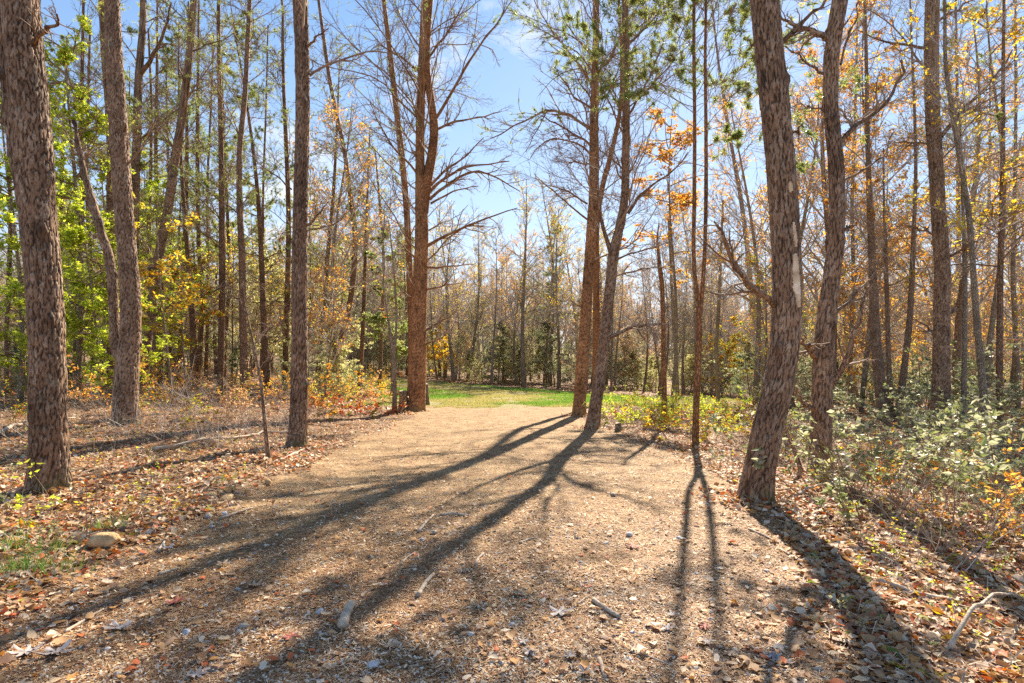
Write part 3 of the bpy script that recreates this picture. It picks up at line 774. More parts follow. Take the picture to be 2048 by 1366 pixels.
hero_tree(PT, 'straight orange-barked pine at the right corner of the track end', 'tree',
  [[(1158, 832, 29), (1160, 790, 25), (1165, 720, 24), (1171, 640, 22), (1176, 560, 21), (1182, 470, 20), (1187, 400, 20), (1188, 256, 18), (1191, 120, 14), (1192, 0, 12)]],
  bark='bark_orange', H=16, nb=62, b0=3.2, blen=2.7, seed=26, leafn=2600, leaf_from=5.0, nd=(.09, .010), twigs=(10, 8, .42, .5),
  limbs=[(5, [(1176, 440), (1132, 405), (1091, 369), (1068, 348)]), (5, [(1175, 408), (1142, 387), (1111, 374), (1078, 366)]), (4, [(1178, 328), (1147, 325), (1111, 323)]),
         (7, [(1180, 258), (1150, 235), (1125, 222), (1091, 220), (1050, 241), (1010, 262), (980, 278)]), (6, [(1182, 216), (1147, 195), (1127, 164), (1114, 140)]),
         (5, [(1180, 308), (1150, 287), (1111, 277), (1080, 287), (1060, 318)]), (6, [(1180, 290), (1140, 262), (1100, 240), (1075, 228)]), (6, [(1185, 170), (1150, 120), (1110, 70), (1075, 20), (1065, -8)]),
         (6, [(1195, 150), (1225, 110), (1245, 60), (1258, 0)]), (4, [(1168, 620), (1148, 606), (1136, 598)])],
  limb_leaf=[0, 0, 0, 1, 1, 0, 1, 1, 1, 0])
hero_tree(PT, 'orange-barked pine showing in the gap between the two trunks at the right track corner', 'tree',
  [[(1191, 812, 18), (1192, 740, 15), (1193, 640, 14), (1193, 540, 13), (1194, 450, 12), (1204, 380, 11), (1226, 295, 10), (1241, 220, 8), (1245, 120, 7), (1240, 0, 5)]], bark='bark_orange', H=14, nb=34, b0=4, blen=2.2, seed=27, leafn=450, leaf_from=5.5)
hero_tree(PT, 'brown pine that leans right with a small fork, foot on the shadowed right verge', 'tree',
  [[(1186, 856, 27), (1190, 820, 25), (1199, 760, 23), (1208, 690, 22), (1216, 620, 22), (1223, 560, 22), (1229, 505, 22), (1239, 461, 18), (1249, 410, 16), (1254, 307, 16), (1255, 154, 15), (1254, 0, 13)],
   [(1226, 510, 12), (1216, 480, 9), (1206, 445, 7), (1200, 400, 6), (1196, 340, 4), (1200, 290, 3)]],
  H=15, nb=54, b0=3.4, blen=2.4, bark='bark_red', seed=28, nd=(.09, .010), leafn=3400, leaf_from=5.0, twigs=(10, 8, .42, .5),
  limbs=[(8, [(1258, 425), (1280, 390), (1311, 364), (1350, 336), (1380, 300)]), (5, [(1236, 517), (1280, 502), (1350, 482)]), (9, [(1220, 674), (1251, 658), (1292, 651), (1340, 647)]),
         (5, [(1230, 552), (1285, 538), (1350, 529)]), (7, [(1258, 80), (1290, 50), (1330, 10), (1345, -10)]), (6, [(1256, 230), (1290, 170), (1320, 110), (1335, 60)])], limb_leaf=[0, 0, 0, 0, 1, 1])
hero_tree('dead_tree', 'bare orange snag with a pointed broken top, between the two right-hand pairs of pines', 'tree',
  [[(1328, 858, 12), (1328, 800, 11), (1326, 700, 10), (1324, 620, 9), (1321, 560, 9), (1315, 515, 7), (1312, 480, 4), (1315, 448, 2)]], bark='bark_orange', nb=9, b0=1.2, blen=.7, seed=29, style=None, leafn=0, snag=True, H=5)
hero_tree(PT, 'slim pine that splits into two parallel stems, dark green tufts high up', 'tree',
  [[(1391, 893, 13), (1392, 820, 13), (1395, 730, 13), (1397, 650, 13), (1394, 600, 9), (1387, 540, 8), (1386, 400, 8), (1386, 250, 7), (1384, 120, 7), (1384, 0, 6)],
   [(1398, 640, 11), (1404, 575, 9), (1408, 500, 8), (1410, 380, 8), (1409, 250, 7), (1407, 120, 6), (1407, 0, 5)]],
  bark='bark_orange', H=9.5, nb=76, b0=3.9, blen=2.5, seed=30, leafn=8500, leaf_from=4.2, nd=(.10, .012))
hero_tree(PT, 'thin mottled tree leaning left, behind the big pale-scarred pine', 'tree',
  [[(1526, 790, 15), (1521, 740, 13), (1513, 680, 12), (1504, 580, 11), (1497, 487, 10), (1484, 384, 9), (1468, 287, 7), (1452, 180, 6), (1440, 90, 4), (1432, 0, 3)]], bark='bark_brown', H=12, nb=40, b0=2.5, blen=2.4, bang=.6, seed=31, style='orange', leafn=170, leaf_from=2.5, twigmat='twig_grey')
t22 = hero_tree(PT, 'big leaning pine with a pale strip of missing bark, right edge of the track', 'tree',
  [[(1512, 1003, 66), (1520, 940, 63), (1534, 860, 62), (1550, 790, 61), (1563, 720, 60), (1569, 650, 60), (1569, 580, 59), (1567, 500, 58), (1561, 410, 58), (1551, 307, 58), (1540, 205, 58), (1528, 100, 57), (1518, 0, 56)]],
  H=17, nb=10, b0=5.6, blen=2.4, bark='bark_red', seed=32, leafn=450, leaf_from=6,
  limbs=[(13, [(1545, 612), (1520, 592), (1497, 569), (1471, 533), (1450, 487), (1424, 446)]), (10, [(1548, 102), (1572, 80), (1594, 56), (1625, 26), (1648, -5)]), (8, [(1510, 108), (1498, 95), (1492, 88)]),
         (6, [(1575, 275), (1590, 268), (1600, 262)]), (10, [(1548, 720), (1556, 700), (1568, 665)], .1)])
hero_tree(PT, 'double-curved pine with lichen spots and a thick right limb, right of the big leaning pine', 'tree',
  [[(1640, 958, 50), (1641, 880, 45), (1643, 820, 42), (1645, 740, 42), (1649, 680, 42), (1654, 630, 41), (1661, 570, 36), (1669, 500, 34), (1673, 420, 33), (1671, 330, 32), (1664, 260, 31), (1660, 190, 31), (1662, 110, 32), (1672, 40, 33), (1678, 0, 34)]],
  H=16, nb=12, b0=4.6, blen=2.2, bark='bark_red', seed=33, leafn=300, leaf_from=6,
  limbs=[(12, [(1655, 80), (1630, 68), (1600, 55), (1579, 49), (1550, 33)]), (7, [(1650, 150), (1615, 128), (1589, 110), (1566, 93)]), (5, [(1648, 225), (1609, 213), (1573, 210)]),
         (10, [(1678, 285), (1712, 251), (1758, 220), (1789, 184), (1808, 140), (1799, 122)]), (6, [(1680, 366), (1727, 338), (1768, 313), (1786, 264)]),
         (8, [(1670, 622), (1707, 595), (1727, 574), (1760, 531)]), (14, [(1648, 790), (1672, 762), (1690, 725), (1700, 690), (1711, 640), (1724, 598), (1750, 560)]),
         (13, [(1634, 712), (1615, 695), (1596, 674)]), (10, [(1628, 820), (1605, 802), (1582, 775)]), (6, [(1680, 130), (1700, 70), (1712, 20), (1720, -10)]), (6, [(1685, 460), (1700, 450), (1712, 443)])],
  limb_leaf=[0] * 11)
hero_tree(PT, 'straight reddish pine with long bare curved limbs, thickest of the far right trunks', 'tree',
  [[(1882, 858, 44), (1881, 800, 39), (1879, 700, 36), (1878, 620, 35), (1876, 530, 33), (1868, 440, 31), (1860, 340, 30), (1851, 240, 30), (1846, 130, 30), (1845, 0, 28)]],
  H=17, nb=16, b0=4.5, blen=2.6, bark='bark_red', seed=34, leafn=450, leaf_from=6,
  limbs=[(7, [(1835, 108), (1794, 100), (1758, 97), (1727, 85), (1700, 73)]), (7, [(1856, 58), (1891, 36), (1934, 8)]), (9, [(1868, 280), (1912, 225), (1953, 190), (1984, 149), (2004, 112)]),
         (5, [(1845, 293), (1799, 290), (1756, 295)]), (6, [(1860, 472), (1825, 458), (1796, 453)]), (7, [(1885, 520), (1925, 492), (1962, 478)]), (7, [(1868, 675), (1845, 650), (1818, 637)]), (6, [(1890, 640), (1905, 615), (1912, 590)])],
  limb_leaf=[0] * 8)
hero_tree('deciduous_tree', 'left stem of the three-stemmed clump right of the lichen-spotted pine', 'tree',
  [[(1768, 842, 36), (1761, 780, 26), (1753, 700, 23), (1747, 620, 20), (1743, 540, 17), (1738, 440, 14), (1733, 320, 11), (1730, 200, 9), (1727, 80, 7), (1725, 0, 5)]], bark='bark_brown', H=14, nb=52, b0=2.2, blen=3.0, bang=.6, seed=35, style='orange', leafn=420, leaf_from=2.5, twigmat='twig_grey', group='stems of the three-stemmed clump')
hero_tree('deciduous_tree', 'thin middle stem of the three-stemmed clump right of the lichen-spotted pine', 'tree',
  [[(1782, 838, 18), (1779, 780, 13), (1775, 700, 11), (1771, 600, 10), (1766, 480, 8), (1762, 400, 5), (1760, 300, 3)]], bark='bark_brown', H=8, nb=24, b0=2.4, blen=1.8, bang=.6, seed=36, style='orange', leafn=220, leaf_from=2, twigmat='twig_grey', group='stems of the three-stemmed clump')
hero_tree('deciduous_tree', 'right stem of the three-stemmed clump, bending outward to the right', 'tree',
  [[(1794, 842, 22), (1802, 790, 17), (1812, 715, 15), (1821, 640, 14), (1826, 560, 13), (1831, 460, 10), (1836, 340, 8), (1834, 200, 6), (1830, 80, 5), (1828, 0, 4)]], bark='bark_brown', H=12, nb=44, b0=2.4, blen=2.5, bang=.6, seed=37, style='yellow', leafn=350, leaf_from=2.5, twigmat='twig_grey', group='stems of the three-stemmed clump')
hero_tree(PT, 'slim reddish trunk just right of the straight reddish pine', 'tree',
  [[(1918, 790, 15), (1917, 700, 13), (1917, 600, 12), (1917, 480, 10), (1916, 350, 9), (1914, 200, 7), (1912, 80, 6), (1911, 0, 5)]], H=14, nb=40, b0=3, blen=2.0, bark='bark_red', seed=38, leafn=600, leaf_from=5)
hero_tree('deciduous_tree', 'olive mossy slim trunk between the slim reddish trunk and the pale bent one', 'tree',
  [[(1926, 858, 17), (1928, 780, 13), (1929, 680, 12), (1930, 600, 11), (1928, 480, 9), (1924, 370, 6), (1920, 240, 4)]], bark='bark_grey', H=9, nb=30, b0=2.6, blen=2.0, bang=.6, seed=39, style='yellow', leafn=150, leaf_from=2.4, twigmat='twig_grey')
hero_tree('deciduous_tree', 'pale mottled grey trunk that bends right on its way down, far right', 'tree',
  [[(1974, 872, 22), (1970, 820, 19), (1963, 720, 16), (1956, 640, 15), (1950, 540, 14), (1944, 440, 13), (1930, 340, 12), (1914, 235, 11), (1900, 130, 9), (1899, 0, 7)]], bark='bark_grey', H=13, nb=44, b0=2.6, blen=2.8, bang=.6, seed=40, style='yellow', leafn=420, leaf_from=2.6, twigmat='twig_grey')
hero_tree(PT, 'thin reddish pine trunk between the pale bent trunk and the rightmost pine', 'tree',
  [[(1979, 800, 12), (1980, 700, 10), (1983, 560, 9), (1986, 440, 8), (1990, 330, 6), (1994, 200, 4), (1996, 90, 3)]], H=10, nb=30, b0=3, blen=1.8, bark='bark_red', seed=41, leafn=600, leaf_from=4)
hero_tree(PT, 'rightmost reddish pine trunk near the edge of the wood', 'tree',
  [[(1999, 842, 19), (2000, 760, 16), (2002, 660, 15), (2006, 512, 14), (2012, 359, 12), (2015, 205, 10), (2018, 80, 8), (2020, 0, 7)]], H=14, nb=40, b0=3, blen=2.2, bark='bark_red', seed=42, leafn=800, leaf_from=4.5)
hero_tree('young_tree', 'thin dark sapling leaning left at the left verge of the track', 'tree',
  [[(537, 924, 10), (532, 870, 9), (527, 820, 8), (521, 765, 6), (512, 717, 5), (500, 660, 4), (490, 615, 3), (484, 560, 2)]], bark='bark_brown', nb=8, b0=1.2, blen=.8, bang=.7, seed=43, style=None, leafn=0, snag=True, H=4)
hero_tree('dead_tree', 'dead leaning pole resting beside the foot of the double-curved pine', 'tree',
  [[(1604, 952, 10), (1596, 922, 9), (1586, 895, 9), (1572, 862, 7), (1562, 835, 5)]], bark='bark_brown', nb=0, b0=.3, blen=.4, seed=44, style=None, leafn=0, snag=True, H=2)
mids = [
 (320, 768, 13, [(320, 673, 13), (322, 560, 11), (318, 450, 9), (315, 300, 8), (318, 150, 6), (320, 0, 4)], 'first dark trunk right of the leaning pine, among the left pines'),
 (337, 768, 8, [(341, 673, 8), (345, 560, 7), (340, 400, 6), (337, 250, 5), (335, 120, 3)], 'thin dark trunk, second right of the leaning pine'),
 (355, 770, 11, [(361, 680, 11), (364, 600, 10), (368, 480, 9), (372, 350, 8), (371, 180, 6), (374, 0, 4)], 'trunk leaning slightly right, third right of the leaning pine'),
 (394, 768, 14, [(400, 700, 13), (404, 600, 11), (398, 500, 10), (395, 400, 9), (394, 250, 8), (395, 120, 6), (396, 0, 4)], 'bulging dark trunk midway between the leaning pine and the slim straight pine'),
 (411, 760, 8, [(413, 660, 8), (412, 520, 7), (409, 380, 6), (414, 200, 4), (417, 60, 3)], 'thin trunk touching the bulging dark trunk'),
 (448, 765, 10, [(454, 660, 9), (462, 560, 8), (460, 440, 7), (455, 300, 6), (452, 120, 4)], 'thin trunk close to the right side of the slim straight pine'),
 (522, 745, 7, [(523, 660, 6), (524, 540, 6), (522, 400, 5), (526, 200, 4), (528, 40, 3)], 'faint thin trunk right of the wavy slim pine'),
 (150, 800, 14, [(152, 700, 12), (160, 560, 11), (166, 420, 10), (164, 260, 9), (168, 100, 7), (170, 0, 6)], 'trunk half hidden in the bright leaves right of the thickest pine'),
 (15, 790, 14, [(14, 700, 12), (18, 560, 11), (22, 420, 10), (16, 260, 8), (12, 100, 7), (10, 0, 6)], 'trunk at the left picture edge behind the thickest pine'),
 (186, 778, 11, [(184, 660, 10), (180, 520, 9), (172, 380, 8), (174, 200, 6), (178, 40, 5)], 'slim trunk behind the broken point of the forked pine'),
 (305, 770, 9, [(303, 620, 9), (300, 480, 8), (304, 330, 7), (305, 200, 6), (300, 60, 4)], 'slim trunk directly behind the leaning pine'),
 (760, 765, 8, [(764, 640, 7), (768, 520, 6), (760, 400, 5), (752, 300, 3)], 'slim dark tree behind the young forked sapling'),
 (1355, 800, 9, [(1352, 700, 8), (1346, 600, 7), (1342, 500, 5), (1338, 420, 3)], 'slim grey tree behind the bare orange snag'),
 (1436, 800, 10, [(1433, 700, 8), (1438, 600, 7), (1442, 500, 6), (1446, 400, 4)], 'slim grey tree between the two-stemmed pine and the big leaning pine'),
 (1612, 800, 12, [(1612, 700, 10), (1606, 560, 9), (1600, 430, 7), (1604, 300, 5), (1602, 180, 3)], 'slim grey tree in the gap between the two thick right pines'),
 (1700, 815, 12, [(1700, 700, 10), (1704, 560, 9), (1700, 420, 8), (1704, 240, 6), (1706, 60, 4)], 'slim grey tree left of the three-stemmed clump'),
 (2036, 820, 14, [(2035, 700, 12), (2030, 560, 11), (2036, 400, 9), (2042, 200, 7), (2045, 0, 5)], 'slim trunk at the right picture edge'),
]
for k, (x, y, w_, ptz, lab) in enumerate(mids):
    right = x > 1200
    hero_tree('deciduous_tree' if right else PT, lab, 'tree', [[(x, y, w_)] + ptz], bark='bark_grey' if right else 'bark', H=13, nb=38, b0=2.2, blen=2.2,
              bang=.62 if right else .95, seed=60 + k, style='orange' if right else 'needles_yellow', leafn=260 if right else 900, leaf_from=3.5,
              twigmat='twig_grey' if right else 'twig', group='slim trees among the larger trunks', d=min(34, hit(x, y)[1]))

# pale scar, knots and lichen on the big leaning pine (parts of it)
def patch(parent, d, rows, name, mat, seed, lift=.012, wd=None):
    """irregular patch hugging the camera side of the trunk; rows: (py, left px, right px) and the trunk's own (centre, half width) at that row"""
    st = [(1512, 1003, 66), (1520, 940, 63), (1534, 860, 62), (1550, 790, 61), (1563, 720, 60), (1569, 650, 60), (1569, 580, 59), (1567, 500, 58), (1561, 410, 58), (1551, 307, 58), (1540, 205, 58), (1528, 100, 57), (1518, 0, 56)]
    ys = np.array([s[1] for s in st][::-1], float); xs = np.array([s[0] for s in st][::-1], float); ws = np.array([s[2] for s in st][::-1], float)
    rng = np.random.default_rng(seed); rows = np.array(rows, float)
    py = np.linspace(rows[0, 0], rows[-1, 0], 60)
    lf = np.interp(py, rows[:, 0], rows[:, 1]) + rng.normal(0, .9, 60); rt = np.interp(py, rows[:, 0], rows[:, 2]) + rng.normal(0, .9, 60)
    K = 9; V = []
    for layer in (0, 1):
        for i in range(60):
            c = np.interp(py[i], ys, xs); hw = np.interp(py[i], ys, ws) / 2
            for j in range(K):
                x = lf[i] + (rt[i] - lf[i]) * j / (K - 1)
                a = np.clip((x - c) / hw, -.985, .985)
                R_ = hw / F * d * math.cos(math.atan((c - 1024) / F))
                edge = min(j, K - 1 - j) == 0 or i in (0, 59)
                rr = R_ + (lift if not edge else -.004) + rng.normal(0, .0012)
                if layer: rr = R_ - .02
                Z = CAMH - (py[i] - HOR) / F * d
                yo = WOB22 * .12 * (Z - parent.location.z)
                V.append(((c - 1024) / F * d + rr * a, d + yo - rr * math.sqrt(max(0, 1 - a * a)), Z))
    V = np.array(V)
    b = (np.arange(59)[:, None] * K + np.arange(K - 1)[None]).ravel()
    f = np.stack([b, b + K, b + K + 1, b + 1], -1)
    o = MB().add(V[:60 * K] - np.array(parent.location), f).obj(name, M[mat], parent)
    return o
WOB22 = np.random.default_rng(32).uniform(-.25, .25)
d22 = t22.location.y
patch(t22, d22, [(512, 1572, 1575), (516, 1567, 1577), (540, 1566, 1582), (580, 1568, 1586), (615, 1578, 1586), (618, 1580, 1584)], 'bare_wood_scar', 'bare_wood', 1)['label'] = 'pale strip where the bark has come off'
patch(t22, d22, [(452, 1568, 1570), (462, 1565, 1573), (485, 1568, 1577), (500, 1571, 1575)], 'bare_wood_scar', 'bare_wood', 2)
patch(t22, d22, [(374, 1560, 1562), (380, 1556, 1566), (390, 1557, 1567), (396, 1560, 1562)], 'bare_wood_scar', 'bare_wood', 3)

# ------------------------------------------------------------------ prototypes of the wood behind
def proto_tree(name, cat, seed, H, r0, kind, bark, leaf, leafn, nb, blen, crown0=.35, lean=.0, leafsz=.09):
    rng = np.random.default_rng(seed)
    o = root(name, (0, 0, 0), 'x', cat, 'x')
    m = 14; zz = np.linspace(-.15, H, m)
    a = rng.uniform(0, 6.28); w1 = rng.uniform(.2, .7) * (.5 if kind == 'pine' else .8)
    P = np.stack([w1 * np.sin(zz * .35 + a) + lean * zz - w1 * math.sin(a), w1 * np.cos(zz * .3 + a) * .6 - w1 * .6 * math.cos(a), zz], 1)
    Rr = r0 * (1 - zz / H * .88); Rr[0] = Rr[1] = r0 * 1.1
    tb = MB(); P9 = resample(P, 28); tubes(tb, P9[None], np.interp(np.linspace(0, 1, 28), np.linspace(0, 1, m), Rr)[None], 8)
    mb = MB(); fo = MB()
    if kind == 'pine':
        z0 = H * crown0 * rng.uniform(.25, .5, 1)
        zb = rng.uniform(H * .12, H * .98, nb); idx = zb / H
        p, _ = along(P[None], np.zeros(nb, int), np.clip(idx, 0, .999)); az = rng.uniform(0, 6.283, nb); el = rng.normal(.35, .2, nb)
        D = np.stack([np.cos(az) * np.cos(el), np.sin(az) * np.cos(el), np.sin(el)], 1)
        Ln = blen * rng.uniform(.5, 1.15, nb) * (1.05 - .75 * idx ** 2)
        B = grow(rng, p, D, Ln, 8, .14, .03); Rb = np.maximum(r0 * .22 * (1 - idx * .7), .010)[:, None] * np.linspace(1, .3, 8)[None]
        tubes(mb, B, Rb, 4)
        A, ra = children(rng, B, Rb, 9, .2, 1, .75, .45, 5, .22, .03, rf=.5, rmin=.006); tubes(mb, A, ra, 3)
        up = A[:, 0, 2] > H * crown0
        if up.any(): tuft_needles(rng, fo, A[up], leafn, ln=.13, wd=.014, per=9, t0=.3)
    elif kind == 'hemlock':
        zb = rng.uniform(H * .08, H * .97, nb); idx = zb / H
        p, _ = along(P[None], np.zeros(nb, int), np.clip(idx, 0, .999)); az = rng.uniform(0, 6.283, nb); el = rng.normal(.12, .15, nb)
        D = np.stack([np.cos(az) * np.cos(el), np.sin(az) * np.cos(el), np.sin(el)], 1)
        Ln = blen * rng.uniform(.6, 1.1, nb) * (1.08 - idx)
        B = grow(rng, p, D, Ln, 7, .1, 0.0, .05); Rb = np.full((nb, 1), .014) * np.linspace(1, .3, 7)[None]
        tubes(mb, B, Rb, 4)
        A, ra = children(rng, B, Rb, 10, .15, 1, .8, .4, 4, .18, 0, .04, rf=.5, flat=.6, rmin=.005); tubes(mb, A, ra, 3)
        c, T = points_on(rng, A, leafn, .1, 1); c = np.repeat(c, 4, 0) + rng.normal(0, .03, (leafn * 4, 3)); T = np.repeat(T, 4, 0)
        d = nrm(T + rng.normal(0, .6, T.shape)); d[:, 2] *= .5
        cards(rng, fo, c, d, leafsz * rng.uniform(.6, 1.2, len(c)), leafsz * .35, 0, .2)
    else:
        zb = H * (crown0 + (0.93 - crown0) * rng.uniform(0, 1, nb)); idx = zb / H
        p, _ = along(P[None], np.zeros(nb, int), idx); az = rng.uniform(0, 6.283, nb); el = rng.normal(.85, .2, nb)
        D = np.stack([np.cos(az) * np.cos(el), np.sin(az) * np.cos(el), np.sin(el)], 1)
        Ln = blen * rng.uniform(.6, 1.2, nb) * (1.15 - .75 * (idx - crown0) / (1 - crown0))
        B = grow(rng, p, D, Ln, 9, .14, .04); Rb = np.maximum(r0 * .4 * (1.1 - idx), .018)[:, None] * np.linspace(1, .3, 9)[None]
        tubes(mb, B, Rb, 5)
        A, ra = children(rng, B, Rb, 8, .2, 1, .65, .5, 7, .18, .05, rf=.55, rmin=.011); tubes(mb, A, ra, 4)
        C, rc = children(rng, A, ra, 7, .2, 1, .6, .5, 4, .2, .05, rf=.6, rmin=.008); tubes(mb, C, rc, 3)
        if leafn: leafset(rng, fo, C, leafn, ln=leafsz, wd=leafsz * .65, spread=.07)
    tb.obj('trunk', M[bark], o); mb.obj('branches', M['twig_grey' if kind == 'bare' else 'twig'], o)
    if fo.v: fo.obj('foliage', M[leaf], o, smooth=False)
    return o

used = set()
LAND = [(-400, None), (60, 'thickest pine'), (250, 'forked pine'), (345, 'leaning pine'), (440, 'slim pine'), (484, 'wavy pine'), (600, 'dark pine'), (700, 'crooked pine'),
        (838, 'orange pine'), (1175, 'corner pine'), (1320, 'bare snag'), (1398, 'split-stemmed pine'), (1560, 'scarred pine'), (1655, 'curved pine'), (1765, 'stem clump'), (1870, 'reddish pine'), (1955, 'bent trunk'), (2010, 'rightmost pine'), (2600, None)]
def where(x, y):
    px = 1024 + x / y * F
    for (a, na), (b, nb_) in zip(LAND[:-1], LAND[1:]):
        if a <= px < b:
            if na is None: return 'left of ' + nb_
            if nb_ is None: return 'right of ' + na
            return 'between ' + na + ' and ' + nb_
    return 'at the picture edge'
def place(protos, spots, label, group, srange=(.85, 1.15), seed=0, tilt=.05):
    rng = random.Random(seed)
    for k, (x, y) in enumerate(spots):
        p = protos[rng.randrange(len(protos))]
        loc = (x, y, float(gz(x, y)) - .03); s = rng.uniform(*srange); rz = rng.uniform(0, 6.28)
        tl = (rng.gauss(0, tilt), rng.gauss(0, tilt)); g = group; lb = label(p, x, y) if callable(label) else label + ', ' + where(x, y)
        if p.name not in used:
            used.add(p.name); p.location = loc; p.scale = (s,) * 3; p.rotation_euler = (*tl, rz); p['label'] = lb; p['group'] = g
        else:
            dup(p, loc, rz, s, lb, g, tl)

def spots(n, f, mind, seed, existing=None):
    rng = random.Random(seed); out = list(existing or []); k0 = len(out); tries = 0
    while len(out) - k0 < n and tries < 60000:
        tries += 1
        q = f(rng)
        if q is None: continue
        if all((q[0] - a) ** 2 + (q[1] - b) ** 2 > mind ** 2 for a, b in out): out.append(q)
    return out[k0:]

hero_xy = [(o.location.x, o.location.y) for o in COL.objects if o.parent is None and o.get('category') == 'tree']

pines = [proto_tree('pine_tree', 'tree', 200 + k, 13.5 + k * .6, .10 + .014 * k, 'pine', 'bark', ['needles', 'needles_yellow', 'needles_yellow', 'needles'][k], 2600, 62, 2.0, crown0=.36) for k in range(4)]
bares = [proto_tree('bare_tree', 'tree', 230 + k, 11.5 + k * .8, .10 + .015 * k, 'bare', ['bark_grey', 'bark_grey', 'bark_grey', 'bark_brown', 'bark_grey'][k], ['russet', 'orange', 'russet', 'orange', 'yellow'][k], [500, 2400, 1800, 3800, 1500][k], 30, 3.6, crown0=.22) for k in range(5)]
hems = [proto_tree('evergreen_tree', 'tree', 260 + k, [4.6, 4.0, 9.5, 5.2][k], [.05, .05, .11, .05][k], 'hemlock', 'bark_grey', ['dark_green', 'gold_green', 'dark_green', 'pale_green'][k], [3600, 3600, 5200, 3400][k], [56, 44, 90, 50][k], [1.9, 2.2, 2.2, 2.3][k], leafsz=.10) for k in range(4)]
young = [proto_tree('young_tree', 'tree', 280 + k, [5.5, 6.5, 7.2][k], [.035, .04, .05][k], 'bare', 'bark_brown', ['orange', 'yellow', 'mixed'][k], [900, 1100, 1100][k], 20, 1.9, crown0=.2, leafsz=.09) for k in range(3)]

thick = [proto_tree('thicket_tree', 'tree', 290 + k, [4.5, 5.5, 6.5][k], .035, 'bare', 'bark_brown', ['gold_green', 'russet', 'pale_green'][k], [2600, 2200, 2600][k], 30, 2.2, crown0=.06, leafsz=.085) for k in range(3)]
def zone(x0, x1, y0, y1, pw=1.0, keep=None):
    def f(rng):
        y = y0 + (y1 - y0) * rng.random() ** pw
        s = x0 + (x1 - x0) * rng.random(); x = s * y
        if int(region(np.array([x]), np.array([y]))[0]) != 0: return None
        if y < 45 and -.27 < s < .43: return None
        return (x, y)
    return f
def lab(side):
    def g(p, x, y):
        n = p.name.split('.')[0]
        far = '' if y < 22 else 'farther ' if y < 30 else 'far ' if y < 40 else 'distant ' if y < 52 else 'very distant '
        return far + {'pine_tree': 'slender pine ', 'bare_tree': 'thin bare tree ', 'evergreen_tree': 'grey-green evergreen ', 'thicket_tree': 'low thicket tree ', 'young_tree': 'young autumn tree '}[n] + where(x, y)
    return g
LS = spots(36, zone(-1.02, -.20, 23, 44, .8), 1.6, 1, hero_xy)
place(pines, LS[:26], lab('standing behind the left-hand pines'), 'pines in the wood on the left', seed=2)
place([bares[0], bares[1]], LS[26:], lab('standing behind the left-hand pines'), 'leafless trees in the wood on the left', seed=3)
LS2 = spots(34, zone(-1.0, -.14, 44, 80), 1.8, 5, LS)
place(pines, LS2[:18], lab('deep in the wood on the left'), 'pines deep in the wood on the left', seed=6)
place(bares, LS2[18:], lab('deep in the wood on the left'), 'leafless trees deep in the wood on the left', seed=7)
RS = spots(24, zone(.34, 1.02, 20, 44), 1.8, 8, hero_xy)
place(bares, RS, lab('behind the right-hand trunks'), 'leafless trees in the wood on the right', seed=9)
RS2 = spots(30, zone(.30, 1.0, 44, 82), 2.0, 10, RS)
place(bares, RS2, lab('deep in the wood on the right'), 'leafless trees deep in the wood on the right', seed=11)
CS = spots(62, zone(-.3, .4, 46, 66), 1.6, 12)
place([bares[0], bares[2], bares[4], bares[1], bares[0]], CS[:50], lab('beyond the grass clearing'), 'leafless trees beyond the clearing', seed=13, srange=(.92, 1.3))
place([hems[2], hems[1], hems[3], hems[1], hems[3]], CS[50:], lab('beyond the grass clearing'), 'evergreens beyond the clearing', seed=14, srange=(.8, 1.2))
CS2 = spots(34, zone(-.35, .45, 66, 98), 2.2, 15, CS)
place([bares[0], bares[2], bares[4], bares[1]], CS2, lab('far beyond the grass clearing'), 'leafless trees far beyond the clearing', seed=16, srange=(.95, 1.3))
dup(hems[2], (3.55, 55, float(gz(3.55, 55))), 1.0, (1.6, 1.6, 1.85), 'tallest dark evergreen on the skyline beyond the clearing, seen left of the right pines', 'evergreens beyond the clearing')
dup(pines[3], (1.4, 57, float(gz(1.4, 57))), 2.0, .85, 'feathery pine beside the tallest dark evergreen beyond the clearing', 'evergreens beyond the clearing')

def anyzone(x0, x1, y0, y1, pw=1.0):
    def f(rng):
        y = y0 + (y1 - y0) * rng.random() ** pw; x = (x0 + (x1 - x0) * rng.random()) * y
        if int(region(np.array([x]), np.array([y]))[0]) != 0: return None
        return (x, y)
    return f
place([hems[1], hems[3], hems[1], hems[3], hems[0]], spots(12, zone(.36, 1.0, 21, 40), 1.6, 21), lab('low among the trunks on the right'), 'evergreens in the right-hand understory', seed=22, srange=(.45, .85))
place([hems[1], hems[3], hems[1], hems[3], hems[0]], spots(20, zone(-.3, .55, 47, 60), 1.8, 23), lab('in the dense edge beyond the clearing'), 'evergreens in the understory beyond the clearing', seed=24, srange=(.7, 1.25))
place([hems[1], hems[3], hems[1], hems[3], hems[0]], spots(20, zone(-1.0, -.28, 23, 44), 1.7, 25), lab('low among the left-hand pines'), 'evergreens in the left-hand understory', seed=26, srange=(.45, .9))
place(thick, spots(60, zone(-.34, .55, 46.5, 66), 1.2, 33), lab('in the dense edge beyond the clearing'), 'thicket beyond the clearing', seed=34, srange=(.9, 1.4))
place(thick, spots(22, zone(.36, 1.0, 24, 48), 1.6, 35), lab('among the right-hand trunks'), 'thicket on the right', seed=36, srange=(.6, 1.1))
place(thick, spots(18, zone(-1.0, -.25, 28, 50), 1.6, 37), lab('among the left-hand pines'), 'thicket on the left', seed=38, srange=(.6, 1.0))
place(young, spots(26, zone(-1.0, -.2, 21, 42), 1.5, 27), lab('among the left-hand pines'), 'young autumn trees on the left', seed=28)
